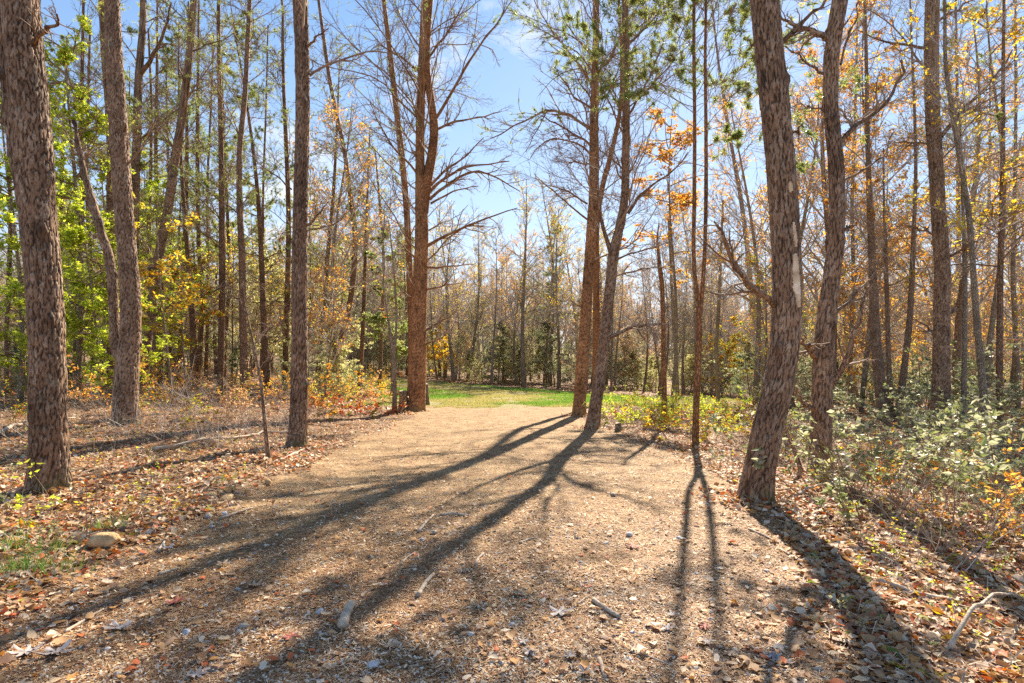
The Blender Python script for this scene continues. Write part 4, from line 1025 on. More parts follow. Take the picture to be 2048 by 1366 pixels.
place(young, spots(26, zone(.34, 1.0, 18, 40), 1.5, 29), lab('among the right-hand trunks'), 'young autumn trees on the right', seed=30)

# far wood that reads as one mass
rng = np.random.default_rng(77)
fw = MB(); n = 1250
Yf = rng.uniform(85, 125, n); Xf = rng.uniform(-1.15, 1.15, n) * Yf; Zf = gz(Xf, Yf)
Hh = rng.uniform(9, 16, n)
P0 = np.stack([Xf, Yf, Zf - .3], 1)
Pt = grow(rng, P0, np.tile([0, 0, 1.0], (n, 1)) + rng.normal(0, .05, (n, 3)), Hh, 8, .05)
Rt = rng.uniform(.09, .2, n)[:, None] * np.linspace(1, .25, 8)[None]
tubes(fw, Pt, Rt, 4, 0)
A, ra = children(rng, Pt, Rt, 13, .2, 1, .7, .34, 5, .15, .05, rf=.5, rmin=.03); tubes(fw, A, ra, 3, 0)
B_, rb = children(rng, A, ra, 6, .1, 1, .7, .5, 4, .2, .05, rf=.7, rmin=.022); tubes(fw, B_, rb, 3, 0)
leafset(rng, fw, B_, 60000, ln=.28, wd=.2, spread=.25, mat=1)
c = np.stack([rng.uniform(-1.1, 1.1, 36000) * 1, rng.uniform(80, 120, 36000), rng.uniform(0, 1, 36000) ** 1.6 * 4], 1); c[:, 0] *= c[:, 1]; c[:, 2] += gz(c[:, 0], c[:, 1])
cards(rng, fw, c, rng.normal(0, 1, c.shape), .4, .28, 2)
o = fw.obj('far_woods', [M['twig_grey'], M['russet'], M['gold_green']], smooth=False)
props(o, 'brown haze of bare trees and undergrowth closing the view between the trunks', 'woods', kind='stuff')

# ------------------------------------------------------------------ leafy trees with bright leaves on the left, yellow ones on the right
def leafy(name, seed, H, r0, nb, blen, leaf, leafn, z0, label, loc, bark='bark_grey', lsz=.085):
    rng = np.random.default_rng(seed)
    o = root(name, (loc[0], loc[1], float(gz(*loc))), label, 'tree', scale=1.25)
    zz = np.linspace(-.1, H, 12); P = np.stack([.15 * np.sin(zz * .6 + seed), .12 * np.cos(zz * .5), zz], 1)
    tb = MB(); tubes(tb, P[None], (r0 * (1 - zz / H * .85))[None], 8); tb.obj('trunk', M[bark], o)
    zb = z0 + (H * .97 - z0) * rng.uniform(0, 1, nb); p, _ = along(P[None], np.zeros(nb, int), np.clip((zb + .1) / (H + .1), 0, .999))
    az = rng.uniform(0, 6.283, nb); el = rng.normal(.3, .25, nb)
    D = np.stack([np.cos(az) * np.cos(el), np.sin(az) * np.cos(el), np.sin(el)], 1)
    Bl = grow(rng, p, D, blen * rng.uniform(.5, 1.2, nb) * (1.1 - .6 * zb / H), 8, .15, .02)
    Rb = np.full((nb, 1), r0 * .3) * np.linspace(1, .3, 8)[None]
    mb = MB(); tubes(mb, Bl, Rb, 4); A, ra = children(rng, Bl, Rb, 9, .15, 1, .7, .42, 6, .2, .02, rf=.5, flat=.5, rmin=.004); tubes(mb, A, ra, 3)
    C, rc = children(rng, A, ra, 5, .2, 1, .7, .4, 4, .2, 0, rf=.6, flat=.5, rmin=.003); tubes(mb, C, rc, 3)
    mb.obj('branches', M['twig'], o)
    fo = MB()
    c, T = points_on(rng, C, leafn // 2, .1, 1.0); c = np.repeat(c, 2, 0) + rng.normal(0, .02, (leafn // 2 * 2, 3)); T = np.repeat(T, 2, 0)
    d = nrm(T * .5 + rng.normal(0, .7, T.shape)); d[:, 2] *= .5
    cards(rng, fo, c, d, lsz * rng.uniform(.6, 1.2, len(c)), lsz * .5, 0, .2)
    fo.obj('foliage', M[leaf], o, smooth=False)
    return o
def at(px, Y): return ((px - 1024) / F * Y * 1.28, Y * 1.28)
leafy('holly_tree', 301, 8.5, .08, 46, 2.3, 'broad_green', 15000, .6, 'tall holly with bright yellow-green leaves behind the thickest pine, filling the left edge', at(150, 12.5))
leafy('holly_tree', 302, 6.8, .06, 40, 1.9, 'broad_green', 12000, .4, 'rounder bright green holly at the left picture edge', at(25, 11.5))
leafy('holly_tree', 303, 4.2, .04, 30, 1.3, 'broad_green', 8000, .3, 'low bright green holly in front of the forked pine, left of its foot', at(178, 11.8))
leafy('maple_sapling', 304, 5.0, .035, 16, 1.7, 'yellow', 1300, 1.8, 'young maple with yellow leaves right of the forked pine', at(330, 13), lsz=.1)
leafy('maple_sapling', 305, 4.0, .03, 12, 1.4, 'mixed', 1800, 1.2, 'young maple with green and yellow leaves near the leaning pine', at(372, 15), lsz=.1)
leafy('maple_tree', 306, 12.0, .08, 30, 3.0, 'yellow', 4200, 4.0, 'yellow-leaved maple reaching in high at the right picture edge', at(1990, 14.5), lsz=.10)
leafy('maple_tree', 307, 12.0, .07, 30, 2.8, 'orange', 4200, 3.2, 'orange-leaved tree behind the double-curved pine', at(1735, 15.5), lsz=.10)
leafy('oak_tree', 308, 10.5, .07, 26, 2.4, 'orange', 3600, 4.5, 'rusty oak with leaves hanging high between the two-stemmed pine and its left neighbour', at(1345, 19), lsz=.12)
leafy('evergreen_tree', 309, 6.6, .05, 34, 1.2, 'needles', 9000, 1.2, 'small fresh green pine left of the orange pines, above the clearing edge', at(775, 22), lsz=.10)
leafy('beech_sapling', 310, 3.6, .03, 22, 1.5, 'yellow', 3600, .5, 'low tree with yellow leaves beyond the clearing, right of the thick orange pine', at(885, 38.5), lsz=.14)
leafy('beech_tree', 311, 8.5, .05, 36, 2.2, 'orange', 5200, .8, 'russet young beech behind the right limb of the double-curved pine', at(1762, 17.5), lsz=.09)
leafy('beech_tree', 312, 5.0, .05, 34, 1.9, 'mixed', 5200, .5, 'yellow-green young tree beyond the clearing, right of the two-stemmed pine', at(1455, 33), lsz=.12)

leafy('holly_tree', 313, 7.5, .05, 44, 1.9, 'broad_green', 14000, .8, 'airy yellow-green holly seen between the thickest pine and the forked pine', at(205, 16), lsz=.07)
leafy('holly_tree', 314, 8.0, .05, 44, 2.0, 'broad_green', 12000, .8, 'pale yellow-green tree between the forked pine and the leaning pine', at(300, 19), lsz=.08)
leafy('holly_tree', 315, 6.0, .05, 40, 1.7, 'broad_green', 12000, .3, 'bright green holly low behind the thickest pine foot', at(90, 14.5), lsz=.07)
leafy('dogwood_tree', 316, 6.5, .04, 36, 2.0, 'gold_green', 9000, 1.0, 'golden green understory tree between the slim pine and the wavy pine', at(455, 24), lsz=.10)
leafy('dogwood_tree', 317, 6.5, .04, 36, 2.0, 'gold_green', 9000, 1.0, 'golden green understory tree right of the crooked pine', at(690, 26), lsz=.10)
leafy('dogwood_tree', 318, 5.5, .04, 36, 2.0, 'gold_green', 9000, .8, 'golden green understory tree behind the wavy pine and the dark pine', at(545, 21), lsz=.09)

# ------------------------------------------------------------------ shrubs
def proto_shrub(name, cat, seed, h, nst, spread, leaf, leafn, lsz, mat='twig', lean=.5, per=(5, 2), wid=.55, rs=.004):
    rng = np.random.default_rng(seed)
    o = root(name, (0, 0, 0), 'x', cat, 'x')
    p = np.stack([rng.normal(0, spread * .35, nst), rng.normal(0, spread * .35, nst), np.full(nst, -.05)], 1)
    D = np.stack([rng.normal(0, lean, nst), rng.normal(0, lean, nst), np.ones(nst)], 1)
    St = grow(rng, p, D, h * rng.uniform(.5, 1.15, nst), 8, .14, .02); Rs = rs * rng.uniform(.7, 1.3, nst)[:, None] * np.linspace(1, .4, 8)[None]
    mb = MB(); tubes(mb, St, Rs, 4)
    A, ra = children(rng, St, Rs, per[0], .25, 1, .8, .45, 5, .22, .02, rf=.6, flat=.3, rmin=.0016); tubes(mb, A, ra, 3)
    C, rc = children(rng, A, ra, per[1], .2, 1, .7, .5, 4, .2, 0, rf=.7, flat=.3, rmin=.0012); tubes(mb, C, rc, 3)
    mb.obj('stems', M[mat], o)
    if leafn:
        fo = MB(); src = np.concatenate([A[:, -4:], C]) if len(C) else A
        c, T = points_on(rng, src, leafn, .1, 1.0)
        d = nrm(T * .5 + rng.normal(0, .7, T.shape)); d[:, 2] *= .45
        cards(rng, fo, c, d, lsz * rng.uniform(.6, 1.25, leafn), lsz * wid, 0, .2)
        fo.obj('leaves', M[leaf], o, smooth=False)
    return o
sh_mixed = [proto_shrub('shrub', 'shrub', 400 + k, .75 + .15 * k, 9, .5, ['mixed', 'russet', 'mixed', 'orange'][k], 420, .052) for k in range(4)]
sh_yellow = [proto_shrub('shrub', 'shrub', 410, .8, 8, .5, 'yellow', 420, .055)]
sh_pale = [proto_shrub('leafy_shrub', 'shrub', 420 + k, .8 + .25 * k, 5, .7, 'pale_green', 300, .075, wid=.5, rs=.006) for k in range(3)]
sh_green = [proto_shrub('leafy_shrub', 'shrub', 430 + k, .9 + .3 * k, 8, .6, ['broad_green', 'dark_green'][k], 420, .055) for k in range(2)]
sh_red = [proto_shrub('shrub', 'shrub', 440, .6, 7, .5, 'red', 200, .05)]
sh_dead = [proto_shrub('dead_brush', 'shrub', 450 + k, .7 + .25 * k, 11, .7, None, 0, .05, mat='twig_grey', lean=.9, per=(6, 3)) for k in range(3)]
small = [proto_shrub('seedling', 'plant', 460 + k, .28 + .1 * k, 4, .15, ['mixed', 'broad_green', 'pale_green', 'yellow'][k], 46, .036, per=(3, 1), rs=.0022) for k in range(4)]

def around(px0, px1, py0, py1):
    def f(rng):
        h = hit(rng.uniform(px0, px1), rng.uniform(py0, py1), 48)
        x, y = float(h[0]), float(h[1])
        if int(region(np.array([x]), np.array([y]))[0]) != 0 or y > 44: return None
        if path_left(y) - .35 < x < path_right(y) + .35 and y < 20.5: return None
        return (x, y)
    return f
def put(protos, n, box, mind, seed, label, group, sr=(.7, 1.2)):
    place(protos, spots(n, around(*box), mind, seed), label, group, srange=(sr[0] * (1.35 if seed < 505 or seed == 510 else 1.05), sr[1] * (1.35 if seed < 505 or seed == 510 else 1.05)), seed=seed, tilt=.1)
put(sh_mixed, 44, (0, 830, 765, 850), .5, 500, 'low yellow and orange shrub', 'low autumn shrubs on the left', (.6, 1.15))
put(sh_green + sh_yellow + [sh_mixed[0]], 16, (640, 800, 765, 800), .5, 501, 'green and yellow shrub', 'green shrubs at the left end of the clearing')
put(sh_red, 5, (640, 790, 790, 835), .4, 502, 'low red-leaved shrub', 'red shrubs left of the track')
put(sh_dead, 34, (0, 640, 780, 900), .6, 503, 'bare grey twig tangle', 'dead brush on the left', (.5, .95))
put(sh_mixed[::2] + sh_green[:1] + sh_yellow, 34, (1195, 1510, 800, 885), .35, 504, 'low yellow verge shrub', 'low yellow shrubs right of the track end', (.5, .9))
put(sh_pale, 36, (1560, 2048, 830, 1060), .45, 505, 'pale shiny-leaved low shrub', 'shiny-leaved shrubs on the right', (.6, 1.1))
put(sh_mixed + sh_red, 16, (1600, 2048, 860, 1120), .45, 506, 'low autumn-leaved shrub', 'autumn shrubs on the right', (.45, .8))
put(sh_dead, 9, (1480, 2048, 850, 1150), .5, 507, 'bare grey brush', 'dead brush on the right', (.4, .8))
put(small, 26, (0, 520, 860, 1130), .3, 508, 'small leafy seedling', 'seedlings on the left', (.5, 1.0))
put(small, 40, (1600, 2048, 960, 1300), .25, 509, 'small leafy seedling', 'seedlings on the right', (.4, .9))
put(sh_green[1:] + sh_pale, 24, (1550, 2040, 795, 850), .7, 510, 'taller shiny-leaved bush', 'bushes under the right-hand trunks', (1.0, 1.7))
place(hems[:1], spots(5, around(0, 240, 775, 800), .9, 511), lab('at the foot of the bright hollies'), 'small evergreens below the hollies', (.25, .5), seed=512)
h = hit(1713, 1262); dup(small[2], tuple(h), .4, .8, 'small grey-green seedling at the shaded right edge of the track', 'seedlings on the right')
h = hit(85, 1035); dup(small[1], tuple(h), .4, 1.5, 'leafy green seedling in front of the foot of the thickest pine', 'seedlings on the left')
h = hit(60, 1060); dup(small[0], tuple(h), 1.4, 1.3, 'green and yellow seedling just left of the thickest pine foot', 'seedlings on the left')
for k, (px, py) in enumerate([(172, 1085), (178, 1082), (215, 1010), (192, 1020)]):
    h = hit(px, py); r_ = np.random.default_rng(600 + k)
    P = grow(r_, np.array([[0, 0, -.04]]), np.array([[.05, 0, 1.]]), np.array([.62 + .1 * k]), 9, .06)
    mb = MB(); Rr = .0035 * np.linspace(1, .4, 9)[None]; tubes(mb, P, Rr, 5); A, ra = children(r_, P, Rr, 6, .3, 1, .6, .3, 5, .1, rmin=.0015); tubes(mb, A, ra, 3)
    o = mb.obj('dry_weed', M['twig']); o.location = tuple(h); props(o, 'thin upright bare stem near the boulder', 'stem', 'bare stems by the tan boulder')

# ------------------------------------------------------------------ grass on the clearing
rng = np.random.default_rng(88)
def field(n, y0, y1, s0, s1, want, pw=2.0):
    u = rng.uniform(0, 1, n); y = 1 / ((1 - u) / y0 + u / y1) if pw == 2 else y0 * (y1 / y0) ** u
    x = rng.uniform(s0, s1, n) * y
    k = region(x, y) == want
    return x[k], y[k]
gx, gy = field(250000, 20, 45, -.3, .48, 2, 1)
patchn = fbm(gx * .22, gy * .22, 90)
isg = (patchn + rng.normal(0, .05, len(gx))) > (.60 - .13 * sstep(24, 33, gy))
for sel, nm, mt, lb, hh in ((isg, 'grass', 'green_grass', 'fresh green grass in the clearing at the end of the track', .10), (~isg, 'dry_grass', 'dry_grass', 'yellowed thin grass in the clearing at the end of the track', .06)):
    x, y = gx[sel], gy[sel]; dn = fbm(x * .8, y * .8, 95); kk = (dn + .5 * (fbm(x * 2.5, y * 1.2, 97) - .5)) > (.36 if nm == 'grass' else .42); x, y = x[kk], y[kk]
    c = np.stack([x, y, gz(x, y) - .005], 1); d = np.stack([rng.normal(0, .45, len(x)), rng.normal(0, .45, len(x)), np.ones(len(x))], 1)
    g = MB(); cards(rng, g, c, d, hh * rng.uniform(.5, 1.4, len(x)), .009 + .0006 * y, 0, .1)
    props(g.obj(nm, M[mt], smooth=False), lb, 'grass', kind='stuff')
# tufts of grass at the left verge
tg = MB()
for px, py, n_ in ((45, 1150, 160), (90, 1110, 60), (210, 1060, 60), (20, 1100, 80), (455, 965, 25), (130, 1150, 40)):
    h = hit(px, py); a = rng.normal(0, .06, (n_, 2)); c = np.stack([h[0] + a[:, 0], h[1] + a[:, 1], gz(h[0] + a[:, 0], h[1] + a[:, 1]) - .01], 1)
    d = np.stack([a[:, 0] * 6 + rng.normal(0, .3, n_), a[:, 1] * 6 + rng.normal(0, .3, n_), np.ones(n_)], 1)
    cards(rng, tg, c, d, rng.uniform(.08, .2, n_), .004, 0, .1)
props(tg.obj('verge_grass', M['green_grass'], smooth=False), 'sparse thin grass tufts at the left verge of the track', 'grass', kind='stuff')

# ------------------------------------------------------------------ litter
def ground_normal(x, y):
    e = .03; return nrm(np.stack([-(gz(x + e, y) - gz(x - e, y)) / (2 * e), -(gz(x, y + e) - gz(x, y - e)) / (2 * e), np.ones_like(x)], -1))
def flat_frames(x, y, tilt):
    n_ = ground_normal(x, y) + rng.normal(0, tilt, (len(x), 3)); n_ = nrm(n_)
    a = rng.uniform(0, 6.283, len(x)); t = np.stack([np.cos(a), np.sin(a), np.zeros_like(a)], 1)
    t = nrm(t - (t * n_).sum(1, keepdims=True) * n_); b = np.cross(n_, t)
    return t, b, n_
def scatter(mb, x, y, tilt, size, tpl, faces, lift=.004, mat=0):
    t, b, n_ = flat_frames(x, y, tilt)
    k = len(x); sz = np.broadcast_to(size, (k,))[:, None, None]
    var = tpl[rng.integers(0, len(tpl), k)] if tpl.ndim == 3 else np.broadcast_to(tpl, (k,) + tpl.shape)
    V = (var[:, :, 0:1] * t[:, None] + var[:, :, 1:2] * b[:, None] + var[:, :, 2:3] * n_[:, None]) * sz
    V = V + np.stack([x, y, gz(x, y) + lift], 1)[:, None]
    m_ = var.shape[1]
    f = (np.arange(k) * m_)[:, None, None] + np.asarray(faces)[None]
    mb.add(V.reshape(-1, 3), f.reshape(-1, np.asarray(faces).shape[1]), mat)
def near_xy(n, y0, y1, s0, s1, pw=1.0):
    u = rng.uniform(0, 1, n)
    if pw == 1: y = y0 * (y1 / y0) ** u
    else: y = (y0 ** -1 * (1 - u) + y1 ** -1 * u) ** -1
    return rng.uniform(s0, s1, n) * y, y
# pine straw: long thin slivers
def slivers(n, y0, y1, want, ln, wd, mat, name, label, cat, keep=None, tilt=.12, pw=2, thick=.0012, s0=-1.05, s1=1.05, lift=.003):
    x, y = near_xy(n, y0, y1, s0, s1, pw)
    k = np.isin(region(x, y), want)
    if keep is not None: k &= keep(x, y)
    x, y = x[k], y[k]
    t, b, n_ = flat_frames(x, y, tilt)
    L_ = (ln * rng.uniform(.5, 1.3, len(x)))[:, None]; W = (wd * (1 + .10 * y) * rng.uniform(.7, 1.3, len(x)))[:, None]
    c = np.stack([x, y, gz(x, y) + lift], 1); bend = b * L_ * rng.uniform(-.15, .15, (len(x), 1))
    V = np.stack([c - t * L_ / 2 - b * W / 2, c - n_ * 0 + bend - b * W / 2 + n_ * thick, c + t * L_ / 2 - b * W / 2, c + t * L_ / 2 + b * W / 2, c + bend + b * W / 2 + n_ * thick, c - t * L_ / 2 + b * W / 2], 1)
    f = (np.arange(len(x)) * 6)[:, None, None] + np.array([[[0, 1, 4, 5], [1, 2, 3, 4]]])
    mb = MB(); mb.add(V.reshape(-1, 3), f.reshape(-1, 4))
    props(mb.obj(name, M[mat], smooth=False), label, cat, kind='stuff')
slivers(420000, 1.8, 21.5, (1,), .065, .0024, 'straw', 'pine_straw', 'carpet of reddish pine needles covering the track', 'pine straw', keep=lambda x, y: (.55 * fbm(x * 1.9, y * 1.9, 110) + .6 * fbm(x * .55, y * .45, 112)) > rng.uniform(.36, .72, len(x)))
slivers(52000, 1.8, 21, (1,), .024, .006, 'chips', 'wood_chips', 'pale wood chips and bark flakes scattered over the track', 'wood chips', keep=lambda x, y: fbm(x * 1.3, y * 1.3, 120) > rng.uniform(.15, .7, len(x)), tilt=.4, lift=.006)
slivers(60000, 2.0, 16, (0,), .09, .002, 'straw', 'needle_litter', 'reddish pine needles among the leaf litter', 'pine straw', tilt=.3, lift=.01)
slivers(13000, 2.0, 16, (0,), .17, .0035, 'stick', 'twig_litter', 'small dead twigs strewn over the leaf litter', 'twigs', tilt=.35, lift=.02, pw=1)
# dry leaves, curled and of different outline
def curl_leaf(k, seed):
    r_ = np.random.default_rng(seed)
    xs = np.linspace(-.5, .5, 5); prof = np.array([.05, .26, .32, .22, .02]) * r_.uniform(.7, 1.3) * (1 + r_.normal(0, .18, 5))
    c1, c2, tw = r_.uniform(-.5, .9), r_.uniform(-.6, 1.0), r_.uniform(-.4, .4)
    V = []
    for i, x in enumerate(xs):
        for s in (-1, 0, 1):
            yv = s * prof[i] * (1 + r_.normal(0, .12)); z = c1 * yv * yv * 2 + c2 * x * x * .6 + tw * x * yv + r_.normal(0, .025)
            V.append((x, yv, z + .06))
    return np.array(V)
LT = [curl_leaf(5, s) for s in range(40)]
LTa = np.array(LT)
LF = [[i * 3 + j, i * 3 + j + 3, i * 3 + j + 4, i * 3 + j + 1] for i in range(4) for j in range(2)]
def litter(n, y0, y1, want, size, name, label, mat, keep=None, s0=-1.05, s1=1.05, tilt=.35, pw=1, lift=.004):
    x, y = near_xy(n, y0, y1, s0, s1, pw); k = np.isin(region(x, y), want)
    if keep is not None: k &= keep(x, y)
    x, y = x[k], y[k]; mb = MB()
    t, b, n_ = flat_frames(x, y, tilt); var = LTa[rng.integers(0, len(LTa), len(x))]
    sz = (size * rng.uniform(.5, 1.4, len(x)))[:, None, None]
    V = (var[:, :, 0:1] * t[:, None] + var[:, :, 1:2] * b[:, None] + var[:, :, 2:3] * n_[:, None]) * sz + np.stack([x, y, gz(x, y) + lift + rng.uniform(0, .02, len(x))], 1)[:, None]
    f = (np.arange(len(x)) * 15)[:, None, None] + np.array(LF)[None]
    mb.add(V.reshape(-1, 3), f.reshape(-1, 4))
    props(mb.obj(name, M[mat], smooth=True), label, 'leaves', kind='stuff')
litter(100000, 1.9, 18, (0,), .056, 'leaf_litter', 'thick layer of dry brown leaves covering the forest floor on both sides', 'litter')
litter(28000, 17, 50, (0,), .16, 'distant_leaf_litter', 'dry leaves on the forest floor under the farther trees', 'litter')
litter(4600, 1.9, 18, (0,), .055, 'bright_leaf_litter', 'yellow, orange and red leaves freshly fallen on the forest floor', 'mixed')
litter(3400, 1.9, 18, (1,), .04, 'track_leaf_litter', 'small dry leaf scraps lying on the track', 'litter', tilt=.2)
litter(18000, 1.9, 20, (0, 1), .05, 'verge_leaf_litter', 'dry leaves gathered along both edges of the track', 'litter', keep=lambda x, y: (np.minimum(np.abs(x - path_left(y)), np.abs(x - path_right(y))) < rng.exponential(.28, len(x))), tilt=.3)

# leaves heaped round the feet of the nearer trunks
pl_ = MB(); bx_ = []; by_ = []; hq_ = []
for hx, hy in hero_xy[:]:
    if hy < 21:
        n_ = 420 if hy < 12 else 220; a_ = rng.uniform(0, 6.283, n_); q_ = .12 + np.abs(rng.normal(0, .28, n_)); hq_.append(q_); bx_.append(hx + q_ * np.cos(a_)); by_.append(hy + q_ * np.sin(a_))
x = np.concatenate(bx_); y = np.concatenate(by_); t, b, n_ = flat_frames(x, y, .5); var = LTa[rng.integers(0, len(LTa), len(x))]; sz = (.055 * rng.uniform(.5, 1.4, len(x)))[:, None, None]
V = (var[:, :, 0:1] * t[:, None] + var[:, :, 1:2] * b[:, None] + var[:, :, 2:3] * n_[:, None]) * sz + np.stack([x, y, gz(x, y) + rng.uniform(.005, .04, len(x)) + .07 * np.exp(-np.concatenate(hq_) / .16)], 1)[:, None]
pl_.add(V.reshape(-1, 3), ((np.arange(len(x)) * 15)[:, None, None] + np.array(LF)[None]).reshape(-1, 4))
props(pl_.obj('heaped_leaf_litter', M['litter'], smooth=True), 'dry leaves heaped round the feet of the nearer trunks', 'leaves', kind='stuff')

# gravel
def ico(sub=1):
    t = (1 + 5 ** .5) / 2
    v = [(-1, t, 0), (1, t, 0), (-1, -t, 0), (1, -t, 0), (0, -1, t), (0, 1, t), (0, -1, -t), (0, 1, -t), (t, 0, -1), (t, 0, 1), (-t, 0, -1), (-t, 0, 1)]
    f = [(0, 11, 5), (0, 5, 1), (0, 1, 7), (0, 7, 10), (0, 10, 11), (1, 5, 9), (5, 11, 4), (11, 10, 2), (10, 7, 6), (7, 1, 8), (3, 9, 4), (3, 4, 2), (3, 2, 6), (3, 6, 8), (3, 8, 9), (4, 9, 5), (2, 4, 11), (6, 2, 10), (8, 6, 7), (9, 8, 1)]
    v = [np.array(a, float) / np.linalg.norm(a) for a in v]
    for _ in range(sub):
        mid = {}; nf = []
        def m_(a, b):
            k = (min(a, b), max(a, b))
            if k not in mid: q = v[a] + v[b]; v.append(q / np.linalg.norm(q)); mid[k] = len(v) - 1
            return mid[k]
        for a, b, c in f:
            ab, bc, ca = m_(a, b), m_(b, c), m_(c, a); nf += [(a, ab, ca), (b, bc, ab), (c, ca, bc), (ab, bc, ca)]
        f = nf
    return np.array(v), np.array(f)
iv0, if0 = ico(0); iv2, if2 = ico(3)
ST = [iv0 * np.array([1, .75, .5]) * (1 + np.random.default_rng(s).normal(0, .16, (12, 1))) for s in range(24)]
x, y = near_xy(11000, 1.9, 16, -.8, .6, 2); k = (region(x, y) == 1) & (fbm(x * 1.1 + 4, y * 1.1, 130) > rng.uniform(.3, .72, len(x))); x, y = x[k], y[k]
gr = MB(); scatter(gr, x, y, .2, (.0065 * rng.lognormal(0, .45, len(x))), np.array(ST), if0, .002)
props(gr.obj('gravel', M['stone'], smooth=False), 'small grey gravel pressed into the track', 'gravel', kind='stuff')

# ------------------------------------------------------------------ single stones, sticks and leaves one can point at
def stone(px, py, wpx, label, mat='stone_pale', flat=.5, seed=0, asp=.75, cat='stone', name='stone', sink=.25):
    h = hit(px, py); r_ = wpx / 2 / F * h[1]; q = np.random.default_rng(seed + int(px))
    v = iv2 * np.array([1, asp, flat])
    nz = (fbm(iv2[:, 0] * 1.7 + px, iv2[:, 1] * 1.7 + iv2[:, 2], int(px) % 97) - .5) + .5 * (fbm(iv2[:, 0] * 5 + px, iv2[:, 1] * 5 + iv2[:, 2] * 3, int(px) % 89) - .5)
    planes = nrm(q.normal(0, 1, (9, 3))); lim = q.uniform(.72, .95, 9)
    for pn, l in zip(planes, lim):
        dd = (v @ pn); ext = np.max(dd) * l; v = v - np.maximum(dd - ext, 0)[:, None] * pn * .85
    v = v * (1 + .22 * nz[:, None]) * r_
    o = MB().add(v, if2).obj(name, M[mat]); o.location = (h[0], h[1], h[2] + r_ * flat * (1 - sink) * .8); o.rotation_euler = (q.normal(0, .12), q.normal(0, .12), q.uniform(0, 3.1))
    return props(o, label, cat)
stone(210, 1092, 62, 'rounded tan boulder half sunk in the left verge, largest stone', 'stone_tan', .55, 1, name='boulder')
stone(452, 1001, 36, 'flat pale tan stone on the left verge, larger of two together', 'stone_tan', .35, 2)
stone(424, 993, 28, 'darker tan stone just left of the flat pale one on the left verge', 'stone_tan', .4, 3)
stone(536, 968, 16, 'small upright tan stone on the left verge below the dark upright pine', 'stone_tan', .8, 4)
stone(238, 1177, 18, 'low sandy stone on the left of the track below the boulder', 'stone_tan', .4, 5)
stone(170, 1157, 24, 'flat tan stone at the left track edge, below the boulder', 'stone_tan', .35, 6)
ST_ = [(449, 1030, 17, 'pale grey stone below the flat tan stone on the left verge'), (416, 1036, 22, 'dark grey stone left of the pale grey one on the left verge'),
 (286, 1109, 13, 'small bluish stone right of the tan boulder'), (424, 1055, 11, 'small whitish stone in the shade left of centre, below the left verge'),
 (151, 1183, 17, 'bluish pale stone at the left edge of the track shadow'), (209, 1187, 15, 'bluish grey stone right of the low sandy stone'),
 (69, 1247, 11, 'small blue-grey stone far left on the track'), (488, 1255, 22, 'long pale grey stone lower left of centre'),
 (373, 1269, 22, 'bluish flat stone left of the long pale grey stone'), (640, 1227, 20, 'blue-grey stone just above left of the thick cut stick'),
 (572, 1175, 14, 'small grey stone right of the tan oak leaf'), (745, 1334, 27, 'whitish rounded stone near the bottom left of centre'),
 (214, 1301, 15, 'small pale stone near the bottom left'), (868, 1068, 19, 'pale angular stone in the shadow in mid track'),
 (845, 1081, 12, 'upright whitish stone just left of the pale angular one'), (1259, 1072, 19, 'white-flecked grey stone in mid track right of centre'),
 (1226, 991, 15, 'whitish stone in the shadow below the leaning brown pine'), (1184, 1164, 10, 'small white stone in mid track'),
 (1024, 1252, 15, 'white stone lower centre, left of the lilac leaf'), (1057, 1215, 13, 'pale bluish stone beside the red leaf scrap'),
 (1358, 1078, 15, 'bluish pale stone right of the white-flecked one'), (1162, 1126, 10, 'tiny pale stone in mid track'),
 (1420, 1226, 15, 'pale stone lower right of centre on the track'), (1569, 1227, 14, 'white egg-shaped stone on the right of the track'),
 (1628, 1278, 12, 'small white stone near the lower right track edge'), (1637, 1343, 20, 'white rounded stone at the bottom right'),
 (1534, 1144, 13, 'long pale stone in the right track shadow'), (1607, 1236, 11, 'grey stone right of the white egg-shaped one'),
 (1308, 1090, 9, 'small dark stone between the two pale stones right of centre'), (1392, 1149, 11, 'grey stone above the pale stone right of centre'),
 (1545, 1033, 9, 'small white stone at the foot of the big leaning pine'), (1615, 1076, 22, 'white lichened stone on the right verge below the double-curved pine'),
 (1110, 1318, 26, 'yellowish split piece of wood lying at the bottom centre'), (1004, 1330, 14, 'small pale stone at the bottom, left of centre')]
for k, (px, py, wp, lb) in enumerate(ST_):
    if 'split piece' in lb: stone(px, py, wp, lb, 'chips', .35, k, .5, 'wood', 'wood_piece')
    else: stone(px, py, wp, lb, 'stone' if 'dark' in lb or k % 3 == 1 else 'stone_pale', .5, k, .7)

def stick(pts, wpx, label, name='stick', seed=0, mat='stick', taper=.6, cat='stick', lift=0.0, arc=0.0):
    q = np.random.default_rng(seed + int(pts[0][0])); W = [hit(*p) for p in pts]; d = np.mean([a[1] for a in W]); r_ = wpx / 2 / F * d
    m_ = 14; P = resample(np.array(W), m_); P[:, 2] = gz(P[:, 0], P[:, 1]) + r_ * .8 + .004 + lift + arc * np.sin(np.linspace(0, math.pi, m_))
    P[1:-1] += q.normal(0, r_ * .07, (m_ - 2, 3)); o0 = P.mean(0).copy(); P = P - o0
    rr = r_ * np.linspace(1, taper, m_) * (1 + q.normal(0, .025, m_))
    P = np.vstack([P[:1], P, P[-1:]]); P[0] += (P[1] - P[2]) * .004; P[-1] += (P[-2] - P[-3]) * .004; rr = np.r_[rr[0] * .05, rr, rr[-1] * .05]
    mb = MB(); tubes(mb, P[None], rr[None], 10)
    o = mb.obj(name, M[mat]); o.location = tuple(o0)
    return props(o, label, cat)
